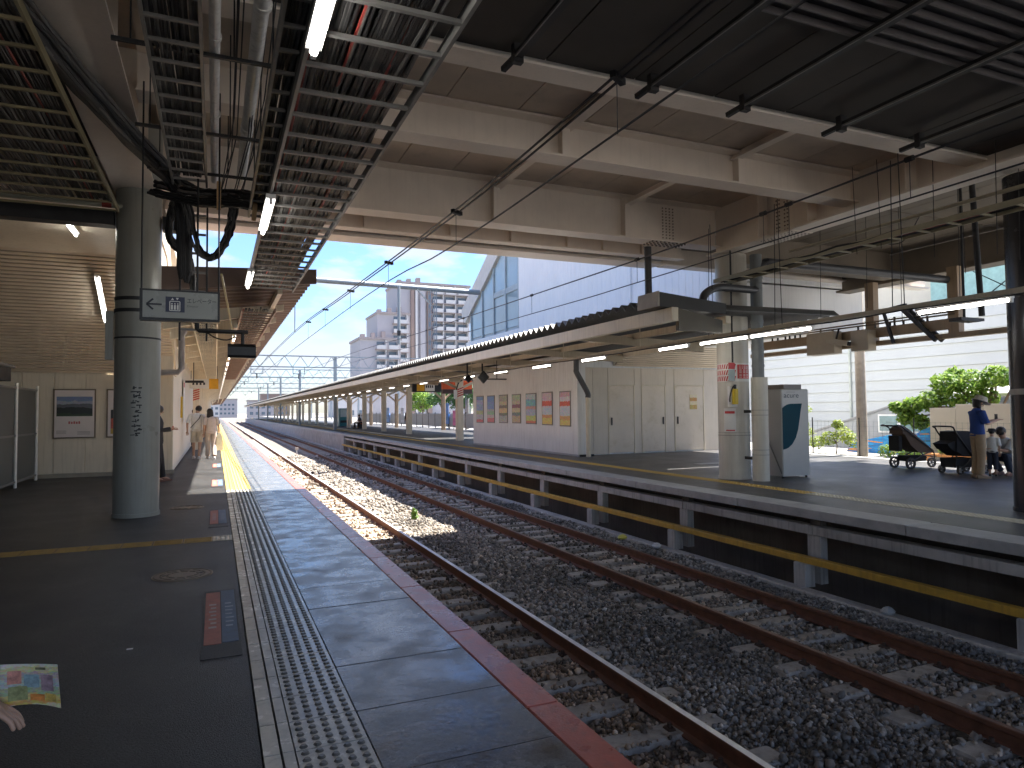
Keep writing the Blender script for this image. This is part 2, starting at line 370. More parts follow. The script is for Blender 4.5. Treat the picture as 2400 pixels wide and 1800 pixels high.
def cover(x, y, r):
    b = MB().tube((x, y, -.01), (x, y, .004), r, 40); o = b.build('manhole_cover', mat('iron_cover', (.26, .215, .17), .5, metal=.3, var=.25, vs=10, bump=.4, bs=80), lp)
    d = MB(); 
    for q in (.93, .72, .5):
        n = 40
        for i in range(n):
            a0, a1 = 2*math.pi*i/n, 2*math.pi*(i+1)/n
            if q < .9 and i % 4 == 3: continue
            d.bar((x+r*q*math.cos(a0), y+r*q*math.sin(a0), .005), (x+r*q*math.cos(a1), y+r*q*math.sin(a1), .005), .014, .006)
    d.build('cover_relief', mat('iron_relief', (.16, .13, .10), .55, metal=.3), o)
    MB().tube((x-r*.6, y+.02, .004), (x-r*.6, y+.02, .0065), .018, 10).build('lift_hole', blackm, o)
    MB().tube((x+r*.6, y+.02, .004), (x+r*.6, y+.02, .0065), .018, 10).build('lift_hole', blackm, o)
cover(-.265, 6.98, .255); cover(-.40, 11.9, .245)
# bit of litter
tag(MB().box(-.50, 4.93, .001, -.465, 4.95, .004).build('paper_scrap', whitem), 'tiny white scrap of paper lying on the dark platform floor', 'litter')

# ---- right platform
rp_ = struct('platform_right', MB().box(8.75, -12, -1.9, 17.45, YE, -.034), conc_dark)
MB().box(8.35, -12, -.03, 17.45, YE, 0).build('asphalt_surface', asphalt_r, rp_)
# edge slabs with an exposed face, gap below, ledge beam, posts, yellow bar, kerb
s1 = None; y = -6.
while y < 62:
    L_ = 2.98
    if s1 is None: s1 = piece('edge_slab', MB().bev(7.85, .006, -.125, 8.345, L_-.006, .003, .008), conc_pale, rp_, (0, y, 0))
    else: inst(s1, (RNG.uniform(-.006, .006), y, RNG.uniform(-.004, .002)), rp_)
    y += L_
MB().box(7.85, y, -.125, 8.345, YE, .0).build('edge_slab_far', conc_pale, rp_)
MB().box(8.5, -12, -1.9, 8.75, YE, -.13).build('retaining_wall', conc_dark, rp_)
m = MB()
b0 = p0 = q0 = None; y = -4.55
while y < 45.5:
    if b0 is None:
        b0 = piece('ledge_beam', MB().bev(7.93, .004, -.37, 8.12, 2.996, -.245, .008), concrete, rp_, (0, y, 0))
        p0 = piece('support_post', MB().bev(7.95, -.12, -1.06, 8.1, .12, -.37, .012), concrete, rp_, (0, y, 0))
        q0 = piece('guard_bar', MB().bev(7.72, .002, -.745, 7.83, 2.998, -.655, .006), yellowbar, rp_, (0, y, 0))
        r0 = piece('bar_stand', MB().bev(7.66, -.11, -1.08, 7.855, .11, -.745, .01), concrete, rp_, (0, y, 0))
        n0 = piece('packing_block', MB().bev(8.0, -.1, -.245, 8.12, .1, -.125, .006), conc_dark, rp_, (0, y, 0))
    else:
        for a in (b0, p0, q0, r0, n0): inst(a, (RNG.uniform(-.006, .006), y, 0), rp_)
    y += 3.0
MB().box(7.84, y, -1.9, 8.5, YE, -.126).build('retaining_wall_far', concrete, rp_)
MB().bev(7.5, -12, -1.9, 7.72, YE, -1.075, .015).build('kerb', concrete, rp_)
# tactile line on the right platform: cream blocks near, yellow farther on
def rt_mesh():
    b = MB(); b.box(9.22, .003, -.03, 9.52, .297, .004)
    for i in range(4):
        for j in range(4): b.tube((9.258+i*.075, .038+j*.075, .004), (9.258+i*.075, .038+j*.075, .011), .022, 8, .015)
    return b
a = c = None; y = 1.
while y < 36:
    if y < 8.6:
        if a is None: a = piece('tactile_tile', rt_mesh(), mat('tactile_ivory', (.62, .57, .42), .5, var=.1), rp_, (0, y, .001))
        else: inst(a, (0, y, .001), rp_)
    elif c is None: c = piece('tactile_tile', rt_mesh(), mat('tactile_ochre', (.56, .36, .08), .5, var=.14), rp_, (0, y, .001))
    else: inst(c, (0, y, .001), rp_)
    y += .3
MB().box(9.22, y, 0, 9.52, YE, .006).build('tactile_strip', MATS['tactile_ochre'], rp_)
MB().box(11.7, 14.6, .001, 12.7, 14.95, .005).build('floor_plate', conc_pale, rp_)
tag(MB().box(17.1, -12, -.03, 17.44, YE, .012).build('edge_kerb', conc_pale, rp_))

# ---- tracks
RX = (2.31, 3.44, 5.50, 6.635); ZR = -.95
prof = [(-.064,-.153),(.064,-.153),(.064,-.142),(.012,-.125),(.009,-.05),(.033,-.036),(.033,-.004),(.029,0),(-.029,0),(-.033,-.004),(-.033,-.036),(-.009,-.05),(-.012,-.125),(-.064,-.142)]
bedm = mat('ballast_bed', (.19, .165, .14), .95, var=.5, vs=26, bump=1., bs=38)
for ti, (xa, xb) in enumerate(((2.31, 3.44), (5.50, 6.635))):
    tr = MB().box(xa-.75, -8, -1.5, xb+.75, YE, -1.19).build('track', bedm); tag(tr, kind='structure')
    for x in (xa, xb):
        MB().prism([(x+p[0], ZR+p[1]) for p in prof], 'y', -8, YE).build('rail', rust, tr)
        wtop = MB().box(x-.0285 if ti == 0 else x-.022, -8, ZR-.001, x+.0285 if ti == 0 else x+.022, YE, ZR+.0015)
        wtop.build('running_surface', railsteel if ti == 0 else railbrown, tr)
    cx = (xa+xb)/2; s_ = None; f_ = None; y = .35
    while y < 70:
        w = MB().bev(cx-1.0, -.115, -1.27, cx+1.0, .115, -1.088, .02)
        f = MB()
        for x in (xa, xb):
            for sgn in (-1, 1):
                f.bev(x+sgn*.1-.035, -.05, -1.10, x+sgn*.1+.035, .05, -1.068, .01); f.tube((x+sgn*.1, 0, -1.07), (x+sgn*.1, 0, -1.035), .018, 8)
        if s_ is None: s_ = piece('sleeper', w, sleeperm, tr, (0, y, 0)); f_ = piece('rail_fastening', f, mat('fastening_rust', (.075, .045, .03), .8), tr, (0, y, 0))
        else:
            j = RNG.uniform(-.02, .02); inst(s_, (RNG.uniform(-.02, .02), y+j, RNG.uniform(-.008, .008)), tr)
            if y < 30: inst(f_, (0, y+j, 0), tr)
        y += .61

# ballast: a bed and tens of thousands of loose stones
def bed_z(x, y):
    z = np.full_like(x, -1.135)
    z += .05*np.exp(-((x-4.47)/.55)**2) + .03*np.exp(-((x-7.2)/.25)**2)
    z += .018*np.sin(x*3.1+y*1.7)+.014*np.sin(y*4.3-x*2.)
    return z
nx, ny = 46, 420
gx, gy = np.meshgrid(np.linspace(1.56, 7.6, nx), np.concatenate([np.linspace(-8, 40, ny-40), np.linspace(41, YE, 40)]))
gz = bed_z(gx, gy)-.012
V = np.stack([gx.ravel(), gy.ravel(), gz.ravel()], 1)
ii = np.arange((ny-1)*nx).reshape(ny-1, nx)[:, :-1].ravel()
F_ = np.stack([ii, ii+1, ii+nx+1, ii+nx], 1)
me = bpy.data.meshes.new('ballast_bed'); me.from_pydata(V.tolist(), [], F_.tolist()); me.materials.append(bedm); smooth_mesh(me)
bb = bpy.data.objects.new('ballast_bed', me); COL.objects.link(bb); tag(bb, kind='structure')

def stones_mesh(name, P, sizes, tint, m):
    t = (1+5**.5)/2
    ico = np.array([(-1,t,0),(1,t,0),(-1,-t,0),(1,-t,0),(0,-1,t),(0,1,t),(0,-1,-t),(0,1,-t),(t,0,-1),(t,0,1),(-t,0,-1),(-t,0,1)], float); ico /= np.linalg.norm(ico[0])
    tri = np.array([(0,11,5),(0,5,1),(0,1,7),(0,7,10),(0,10,11),(1,5,9),(5,11,4),(11,10,2),(10,7,6),(7,1,8),(3,9,4),(3,4,2),(3,2,6),(3,6,8),(3,8,9),(4,9,5),(2,4,11),(6,2,10),(8,6,7),(9,8,1)])
    n = len(P); v = ico[None]*RNG.uniform(.62, 1.12, (n, 12, 1))*(sizes[:, None, None]*RNG.uniform(.65, 1.15, (n, 1, 3)))
    q = RNG.normal(size=(n, 4)); q /= np.linalg.norm(q, axis=1, keepdims=True); w, x, y, z = q.T
    Rm = np.stack([1-2*(y*y+z*z), 2*(x*y-z*w), 2*(x*z+y*w), 2*(x*y+z*w), 1-2*(x*x+z*z), 2*(y*z-x*w), 2*(x*z-y*w), 2*(y*z+x*w), 1-2*(x*x+y*y)], 1).reshape(n, 3, 3)
    v = np.einsum('nij,nkj->nki', Rm, v)+P[:, None]
    f = tri[None]+(np.arange(n)*12)[:, None, None]
    me = bpy.data.meshes.new(name); me.vertices.add(n*12); me.vertices.foreach_set('co', v.ravel())
    me.loops.add(n*60); me.loops.foreach_set('vertex_index', f.ravel().astype(np.int32)); me.polygons.add(n*20)
    me.polygons.foreach_set('loop_start', np.arange(0, n*60, 3, dtype=np.int32)); me.update(calc_edges=True)
    ca = me.color_attributes.new('tint', 'FLOAT_COLOR', 'POINT'); c4 = np.ones((n, 12, 4)); c4[:, :, :3] = tint[:, None]; ca.data.foreach_set('color', c4.ravel())
    me.materials.append(m); o = bpy.data.objects.new(name, me); COL.objects.link(o); return o
sm = bpy.data.materials.new('ballast_stone'); sm.use_nodes = True
_n = sm.node_tree.nodes; _at = _n.new('ShaderNodeAttribute'); _at.attribute_name = 'tint'; _b = _n['Principled BSDF']; _b.inputs['Roughness'].default_value = .75
sm.node_tree.links.new(_at.outputs['Color'], _b.inputs['Base Color'])
def scatter(y0, y1, dens, size, xa=2.5, xb=7.55):
    n = int(dens*(xb-xa)*(y1-y0)); x = RNG.uniform(xa, xb, n); y = RNG.uniform(y0, y1, n); keep = np.ones(n, bool)
    for cx in (2.875, 6.0675):
        on = (np.abs(x-cx) < 1.02) & (np.abs(((y-.35+.305) % .61)-.305) < .11)
        cover_ = RNG.uniform(size=n) < np.where(cx < 4, .05, .03)
        keep &= ~on | cover_
    for r in RX: keep &= np.abs(x-r) > .085
    x, y = x[keep], y[keep]; n = len(x); s = size*np.clip(RNG.lognormal(-.12, .38, n), .4, 2.1)
    z = bed_z(x, y)+RNG.uniform(-.012, .022, n)
    for cx in (2.875, 6.0675):
        on = (np.abs(x-cx) < 1.02) & (np.abs(((y-.35+.305) % .61)-.305) < .13); z = np.where(on, -1.088+s*.4, z)
    g = RNG.uniform(.05, .24, n); g = np.where(RNG.uniform(size=n) < .05, RNG.uniform(.26, .42, n), g)
    g = g*(1+.35*np.sin(x*1.9+y*.8)*np.sin(y*1.3-x*.7))*1.4; warm = RNG.uniform(0, 1, n)[:, None]
    near = np.clip((3.7-x)/.5, 0, 1)[:, None]             # rust and brake dust along the used track
    c = g[:, None]*(np.array([1.05, 1., .93])*(1-warm)+np.array([1.22, .98, .74])*warm)
    c = c*(1-near*.75)+near*.75*g[:, None]*np.array([1.45, 1.02, .68])
    bl = (np.clip((x-6.7)/.3, 0, 1)*.5)[:, None]; c = c*(1-bl)+bl*g[:, None]*np.array([.86, .92, 1.0])
    return np.stack([x, y, z], 1), s, c
pts = [scatter(.8, 8, 1150, .0225), scatter(8, 17, 650, .028), scatter(17, 42, 130, .05)]
st = stones_mesh('ballast_stones', np.concatenate([p[0] for p in pts]), np.concatenate([p[1] for p in pts]), np.concatenate([p[2] for p in pts]), sm)
tag(st, 'loose grey and rust-tinted ballast stones between and around the rails', 'ballast', kind='stuff')

# ================================================================== the deck over the tracks
dk = struct('deck_slab', MB().box(-9, -5.5, 6.25, 18.6, 13.75, 6.7), beige_panel)
def panels(y0, y1, z, xs, m):
    for a, b in zip(xs[:-1], xs[1:]): MB().bev(a+.008, y0, z, b-.008, y1, z+.03, .006).build('soffit_panel', m, dk)
def seams(x0, x1, p, off): return [x0]+[x for x in np.arange(off, x1-.2, p) if x > x0+.2]+[x1]
panels(6.18, 8.26, 5.42, seams(-.8, 9.88, .99, 1.65), beige_panel)
panels(8.285, 11.68, 5.76, seams(-.8, 9.88, .99, 1.87), beige_panel)
panels(11.72, 13.3, 5.5, seams(-.8, 9.88, 1.2, 1.0), beige_panel)
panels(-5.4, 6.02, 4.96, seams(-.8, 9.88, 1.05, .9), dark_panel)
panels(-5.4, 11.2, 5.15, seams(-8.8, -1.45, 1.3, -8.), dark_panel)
brownp = mat('brown_ceiling', (.20, .165, .125), .7, var=.2, vs=1.2)
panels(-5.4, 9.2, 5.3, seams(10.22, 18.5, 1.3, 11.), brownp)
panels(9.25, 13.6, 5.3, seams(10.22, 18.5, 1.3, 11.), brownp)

def cross_girder(y0, y1, zt, label, zb=4.9, x0=-.8, x1=9.87, stiff=(), tf=.2):
    t = thing('cross_girder', label, 'girder', (4.5, (y0+y1)/2, zb), 0, 'girders across the tracks')
    yc = (y0+y1)/2
    MB().box(x0, y0, zb, x1, y1, zb+.028).build('bottom_flange', beige, t)
    MB().box(x0, yc-.01, zb+.028, x1, yc+.01, zt).build('web', beige, t)
    MB().box(x0, yc-tf, zt-.03, x1, yc-.0101, zt-.002).build('top_flange', beige, t)
    for x in stiff: MB().box(x-.06, y0+.03, zb+.029, x+.06, yc-.0101, zt-.031).build('stiffener', beige, t)
    return t
cross_girder(6.02, 6.32, 5.41, 'cross girder nearest the camera, its bright flange edging the dark ceiling', stiff=())
cross_girder(8.10, 8.44, 5.41, 'second cross girder from the camera, its web showing one long beige face', stiff=(1.2, 4.36, 7.4))
g1 = cross_girder(11.50, 11.90, 5.75, 'third cross girder, framing into the bolted joint above the right column', stiff=(2.1, 4.72, 7.55), tf=.25)
cross_girder(12.75, 13.0, 5.49, 'inner edge girder of the deck with small stiffeners, next to the outer fascia', stiff=(2.6, 4.3, 5.6, 6.91, 7.79, 8.8))
fa = thing('deck_fascia', 'outer fascia beam of the deck, pale strip against the sky', 'girder', (4.5, 13.6, 4.9), 0, 'girders across the tracks')
MB().box(-.8, 13.25, 4.86, 9.6, 13.78, 4.92).build('bottom_flange', beige, fa); MB().box(-9, 13.752, 4.92, 18.6, 13.79, 6.9).build('fascia_plate', bluewhite, fa)
def joists(y0, y1, z, xs):
    for x in xs:
        t = thing('ceiling_joist', 'short pale joist running lengthwise %s' % jl[x], 'joist', (x, (y0+y1)/2, z), 0, 'joists between cross girders')
        MB().box(x-.07, y0, z, x+.07, y1, z+.02).build('flange', beige, t)
        MB().box(x-.008, y0, z+.02, x+.008, y1, z+.12).build('web', beige, t)
jl = {4.40: 'between the first and second cross girders over the near track', 7.35: 'between the first and second cross girders over the far track',
      4.76: 'between the second and third cross girders over the near track', 7.58: 'between the second and third cross girders over the far track'}
joists(6.33, 8.25, 5.3, (4.40, 7.35)); joists(8.30, 11.67, 5.57, (4.76, 7.58))
def long_girder(x, label, ya, yb, zb=4.72, zt=5.76, side=-1):
    t = thing('long_girder', label, 'girder', (x, 4, zb), 0, 'girders along the platforms')
    MB().box(x-.28, ya, zb, x+.28, yb, zb+.035).build('bottom_flange', beige, t)
    MB().box(x-.012, ya, zb+.036, x+.012, yb, zt).build('web', beige, t)
    for y in (.9, 3.4, 5.2, 7.1, 9.0, 10.2): MB().box(x-.25, y-.012, zb+.036, x-.0125, y+.012, zt-.01).build('stiffener', beige, t); MB().box(x+.0125, y-.012, zb+.036, x+.25, y+.012, zt-.01).build('stiffener', beige, t)
    return t
lgr = long_girder(9.9, 'beige longitudinal girder on the right column above the far platform edge', -5.4, 11.7)
boltm = mat('bolt_heads', (.16, .12, .09), .6)
sp = MB().box(9.876, 9.62, 4.8, 9.887, 9.98, 5.7).build('splice_plate', beige, lgr)
b = MB()
for i in range(2):
    for c in range(2):
        for j in range(12): b.tube((9.876, 9.66+i*.2+c*.07, 4.84+j*.075), (9.862, 9.66+i*.2+c*.07, 4.84+j*.075), .016, 6)
tag(b.build('bolts', boltm, sp), kind='stuff')
b = MB(); 
for i in range(5):
    for j in range(10): b.tube((9.70+i*.1 if i<2 else 9.76+i*.09, 9.4+j*.085, 4.72), (9.70+i*.1 if i<2 else 9.76+i*.09, 9.4+j*.085, 4.70), .016, 6)
MB().box(9.64, 9.34, 4.705, 10.16, 10.24, 4.719).build('flange_splice', beige, lgr); tag(b.build('bolts', boltm, lgr), kind='stuff')
b = MB()
for i in range(4):
    for j in range(11): b.tube((8.5+i*.085, 11.686, 5.02+j*.062), (8.5+i*.085, 11.672, 5.02+j*.062), .015, 6)
tag(b.build('bolts', boltm, g1), kind='stuff')
b = MB()
for i in range(9):
    for j in range(4): b.tube((8.15+i*.1, 11.55+j*.1, 4.9), (8.15+i*.1, 11.55+j*.1, 4.875), .02, 6)
tag(b.build('bolts', boltm, g1), kind='stuff')
long_girder(-1.1, 'longitudinal girder over the near platform, half hidden by cable racks', -5.4, 11.6)
t = thing('back_girder', 'brown longitudinal beam far back above the right platform', 'girder', (15.6, 3, 4.7), 0, 'girders along the platforms')
MB().box(15.35, -5.4, 4.55, 15.85, 13.4, 4.6).build('bottom_flange', brownp, t); MB().box(15.59, -5.4, 4.601, 15.61, 13.4, 5.29).build('web', brownp, t)
t = thing('back_cross_beam', 'dark cross beam behind the right column under the deck', 'girder', (13, 11.9, 4.6), 0, 'girders across the tracks')
MB().box(10.25, 11.6, 4.62, 15.34, 11.95, 4.66).build('bottom_flange', brownp, t); MB().box(10.25, 11.77, 4.661, 15.34, 11.79, 5.29).build('web', brownp, t)
t = thing('back_cross_beam', 'brown cross beam at the far edge of the deck above the right platform', 'girder', (13, 13.4, 4.6), 0, 'girders across the tracks')
MB().box(9.7, 13.25, 4.86, 18.9, 13.6, 4.9).build('bottom_flange', beige, t); MB().box(9.7, 13.4, 4.901, 18.9, 13.42, 5.29).build('web', beige, t)

# dark hanging bars below the near ceiling, with end brackets; transverse louvre
ol = ('first', 'second', 'third', 'fourth', 'fifth')
for i, x in enumerate((2.61, 4.15, 5.37, 6.84, 8.21)):
    t = thing('hanging_bar', '%s dark channel bar from the left under the near dark ceiling' % ol[i], 'channel bar', (x, 3, 4.8), 0, 'bars under the near ceiling')
    MB().box(x-.035, -5.2, 4.80, x+.035, 5.78, 4.86).build('channel', dark_steel, t)
    MB().box(x-.05, -5.2, 4.795, x-.036, 5.78, 4.815).build('lip', galv, t)
    MB().box(x-.05, 5.79, 4.76, x+.05, 5.86, 4.94).build('end_bracket', dark_steel, t)
    MB().bar((x-.02, 5.86, 4.82), (x-.05, 6.06, 4.80), .05, .05).build('hook', dark_steel, t)
t = thing('ceiling_louvre', 'dark slatted louvre between hanging bars, top right of the ceiling', 'louvre', (6, 3.9, 4.9))
MB().box(4.2, 3.0, 4.93, 9.4, 4.42, 4.945).build('backing', blackm, t)
s_ = None
for i in range(9):
    y = 4.40-i*.155
    mbx = MB().box(-2.55, -.012, -.03, 2.55, .012, .03)
    if s_ is None: s_ = piece('slat', mbx, mat('slat_grey', (.13, .12, .12), .5), t, (6.8, y, 4.895))
    else: inst(s_, (6.8, y, 4.895), t)

# ------------------------------------------------------------------ columns
def column(x, y, r, ztop, label, m, plates=True):
    t = thing('column', label, 'column', (x, y, 0), 0, 'round columns carrying the deck')
    MB().tube((x, y, 0), (x, y, ztop), r, 48).build('shaft', m, t, True)
    MB().tube((x, y, .001), (x, y, .055), r+.012, 48).build('base_ring', m, t, True)
    return t
col_grey_shaded = mat('column_grey_green_shaded', (.33, .325, .285), .35, var=.08, vs=2, bump=.04, streak=.3, dirtcol=(.18, .17, .14))  # same column type as the right one; its shade is put into this darker colour
cl = column(-1.05, 11.35, .30, 5.7, 'grey-green round steel column on the near platform behind the elevator sign', col_grey_shaded)
for z in (2.93, 3.10): MB().tube((-1.05, 11.35, z), (-1.05, 11.35, z+.05), .312, 48).build('band', dark_steel, cl, True)
MB().tube((-1.05, 11.35, 2.55), (-1.05, 11.35, 2.575), .306, 48).build('band', dark_steel, cl, True)
MB().box(-1.46, 11.28, 2.25, -1.36, 11.42, 2.95).build('junction_box', col_grey_shaded, cl)
# worn vertical line of dark characters on the column (illegible in the photograph): broken brush strokes
b = MB(); rr = random.Random(3)
for i in range(11):
    zc = 1.84-i*.066
    for q in range(4):
        a = rr.uniform(-.045, .045); th = R(270)+a/.3+.06; w = rr.uniform(.02, .07); hz = rr.uniform(.010, .02)
        if q == 3: w, hz = hz, w*.8
        px, py = -1.05+.3035*math.cos(th), 11.35+.3035*math.sin(th); z = zc+rr.uniform(-.02, .02)
        b.bar((px-w/2, py, z), (px+w/2, py, z+rr.uniform(-.006, .006)), .003, hz)
b.build('stencilled_characters', blackm, cl)
cr = column(10.03, 11.42, .32, 4.7, 'cream round steel column on the far platform beside the grey machine', column_paint)
MB().tube((10.03, 11.42, .9), (10.03, 11.42, .915), .327, 48).build('band', mat('band_grey', (.3, .29, .25), .5), cr, True)
MB().tube((10.03, 11.42, .96), (10.03, 11.42, .968), .325, 48).build('band', MATS['band_grey'], cr, True)
# striped evacuation band and notices wrapped on the right column
def wrap(x, y, r, z0, z1, a0, a1, name, m, parent, n=12):
    P = [[(x+(r+e)*math.cos(a0+(a1-a0)*i/n), y+(r+e)*math.sin(a0+(a1-a0)*i/n), z) for e, z in ((0, z0), (.004, z0), (.004, z1), (0, z1))] for i in range(n+1)]
    return MB().loft(P).build(name, m, parent)
signred = mat('sign_red', (.52, .045, .045), .4, var=.12); signwhite = mat('sign_white', (.74, .73, .70), .4, var=.06)
A = lambda d: R(d)
bandp = wrap(10.03, 11.42, .324, 2.02, 2.40, A(150), A(305), 'striped_band', signwhite, cr, 24)
b = MB()
for k in range(9):
    for row in range(3):
        z0 = 2.035+row*.125; a0 = 158+k*9.0
        if a0 > 232: continue
        pts = [(a0, z0), (a0+4.8, z0), (a0+10, z0+.1), (a0+5.2, z0+.1)]
        b.add([(10.03+.3305*math.cos(A(p)), 11.42+.3305*math.sin(A(p)), z) for p, z in pts], [(0,1,2,3)])
b.build('red_stripes', signred, bandp)
wp = wrap(10.03, 11.42, .3285, 2.08, 2.37, A(244), A(300), 'red_notice', signred, bandp)
b = MB(); rr = random.Random(5)
for row, (z, n, hh) in enumerate(((2.315, 5, .05), (2.235, 3, .05), (2.14, 3, .06))):
    for i in range(n):
        a = 249+i*(46/n)+2
        for q in range(3):
            b.bar((10.03+.334*math.cos(A(a)), 11.42+.334*math.sin(A(a)), z+hh*(q/2-.5)), (10.03+.334*math.cos(A(a+28/n)), 11.42+.334*math.sin(A(a+28/n)), z+hh*(q/2-.5)), .002, .010)
        b.bar((10.03+.334*math.cos(A(a+14/n)), 11.42+.334*math.sin(A(a+14/n)), z-hh*.5), (10.03+.334*math.cos(A(a+14/n)), 11.42+.334*math.sin(A(a+14/n)), z+hh*.5), .010, .002)
b.build('notice_characters', signwhite, wp)
for z0, z1, a0, a1 in ((1.36, 1.41, 196, 232), (1.00, 1.025, 200, 232)): wrap(10.03, 11.42, .324, z0, z1, A(a0), A(a1), 'red_label', signred, cr)
wrap(10.03, 11.42, .3225, .98, 1.47, A(192), A(236), 'paper_notice', signwhite, cr)

# ================================================================== near platform: overhead services
def lamp(name_label, p0, p1, r=.016, tm=None, body=True, group='lit fluorescent lamps', w=.075, h=.045, tubeoff=.05):
    p0, p1 = Vector(p0), Vector(p1); c = (p0+p1)/2
    t = thing('tube_lamp', name_label, 'lamp', c, 0, group)
    if body: MB().bar(p0+Vector((0,0,.0)), p1, w, h).build('housing', whitem, t)
    d = (p1-p0).normalized()
    MB().tube(p0+d*.03-Vector((0,0,tubeoff)), p1-d*.03-Vector((0,0,tubeoff)), r, 12).build('tube', tm or lampm, t, True)
    for p in (p0+d*.015, p1-d*.015): MB().bar(p-Vector((0,0,h/2)), p-Vector((0,0,h/2+.055)), .03, .04, (0,1,0)).build('end_cap', whitem, t)
    return t
def rack(label, x0, x1, z, ya, yb, pitch, y_first, m=galv, ncab=20, xcab=(.04, .8), seed=1, rung_m=None, cat='cable rack', rw=.03, side=.07):
    t = thing('cable_rack', label, cat, ((x0+x1)/2, (ya+yb)/2, z), 0, 'cable racks under the roof')
    for x in (x0, x1): MB().box(x-.012, ya, z-.01, x+.012, yb, z+side).build('side_rail', m, t)
    r0 = None; y = y_first
    while y < yb:
        if r0 is None: r0 = piece('rung', MB().box(-(x1-x0)/2+.013, -rw/2, -.012, (x1-x0)/2-.013, rw/2, .012), rung_m or m, t, ((x0+x1)/2, y, z+.002))
        else: inst(r0, ((x0+x1)/2, y, z+.002), t)
        y += pitch
    rr = random.Random(seed); bk, bg_, br = MB(), MB(), MB()
    for i in range(ncab):
        f = xcab[0]+(xcab[1]-xcab[0])*i/max(1, ncab-1); xx = x0+(x1-x0)*f; rd = rr.choice((.010, .012, .015, .02)); zz = z+.016+rd
        pts = []; y = ya; ph = rr.uniform(0, 6)
        while y <= yb:
            pts.append((xx+.012*math.sin(y*1.1+ph)+rr.uniform(-.006, .006), y, zz+rr.uniform(0, .012)+(.03 if rr.random() < .12 else 0))); y += .5
        tgt = bk if rr.random() < .72 else (br if rr.random() < .12 else bg_)
        tgt.path(pts, rd, 6)
    for mb, mm in ((bk, cablem), (bg_, cableg), (br, cabler)):
        if mb.v: tag(mb.build('cables', mm, t), kind='stuff')
    return t
rack('wide cable rack with rows of black cables above the near platform edge', .48, 1.24, 3.6, -2.5, 12.6, .385, -1.9, ncab=46, xcab=(.04, .84), seed=2)
w2 = rack('second, upper layer of cables lying above the wide cable rack', .50, 1.05, 3.74, -2.5, 12.0, 1.54, -1.7, ncab=34, xcab=(.05, .95), seed=5, m=dark_steel)
rack('narrow cable rack between the two white pipes and the column girder', -.50, -.12, 4.3, 2.5, 9.3, .335, 2.7, ncab=22, xcab=(.06, .94), seed=3, m=galv)
rack('broad dark cable rack at the upper left corner of the ceiling', -2.75, -1.27, 4.3, 3.5, 10.9, .42, 3.7, ncab=52, xcab=(.03, .95), seed=4, m=mat('rack_ochre', (.27, .23, .13), .6, var=.25))
rack('small cable rack hugging the left side rail of the wide rack', .37, .53, 3.95, 2., 9.2, .33, 2.2, ncab=8, xcab=(.1, .9), seed=8)
lamp('lit tube lamp under the wide cable rack, nearest the camera', (.50, 2.7, 3.57), (.50, 3.98, 3.57), .024, w=.09)
lamp('lit tube lamp under the wide cable rack, second from the camera', (.48, 6.95, 3.57), (.48, 8.25, 3.57), .022, w=.09)
lamp('lit tube lamp under the wide cable rack, third from the camera', (.47, 10.7, 3.57), (.47, 11.95, 3.57), .022, w=.09)
# white drain pipes
def pipe(label, pts, r, m=whitepipe, collars=(), cat='pipe', group=None, n=16):
    t = thing('drain_pipe', label, cat, pts[0], 0, group)
    MB().path(pts, r, n).build('run', m, t, True)
    for c, d in collars: MB().tube(Vector(c)-Vector(d)*.02, Vector(c)+Vector(d)*.02, r*1.14, n).build('collar', m, t, True)
    return t
pipe('slim white pipe running lengthwise overhead, left one of two', [(-.02, 2.4, 4.4), (-.03, 9.3, 4.4)], .042, collars=[((-.02, y, 4.4), (0, 1, 0)) for y in (4.6, 5.7, 7.2)])
pipe('thicker white pipe running lengthwise overhead, right one of two', [(.30, 2.4, 4.45), (.28, 9.4, 4.45)], .058, collars=[((.30, 5.2, 4.45), (0, 1, 0)), ((.285, 7.55, 4.45), (0, 1, 0)), ((.285, 7.68, 4.45), (0, 1, 0))])
t = thing('pipe_hanger', 'row of dark cross bars carrying the overhead pipes', 'hanger', (0, 6, 4.5))
for y in (4.2, 5.9, 7.6, 8.9):
    MB().bar((-.75, y, 4.34), (.47, y, 4.34), .03, .03).build('cross_bar', dark_steel, t)
    for x in (-.62, .12, .42): MB().tube((x, y, 4.34), (x, y, 5.7), .007, 6).build('rod', dark_steel, t)
MB().box(.02, 5.02, 5.2, .28, 5.5, 5.24).build('plate', woodm, t)
# hanging wires between the pipes
b = MB(); rr = random.Random(11)
for i in range(9):
    x = rr.uniform(.05, .46); y0 = rr.uniform(4, 6)
    b.path([(x, y0-2, 5.0), (x+.05, y0, 4.6), (x+.06, y0+2.5, 4.35), (x-.05, 9.2, 4.2)], .006, 5)
tag(b.build('loose_wires', cablem), 'thin black wires straggling between the overhead pipes', 'wires')
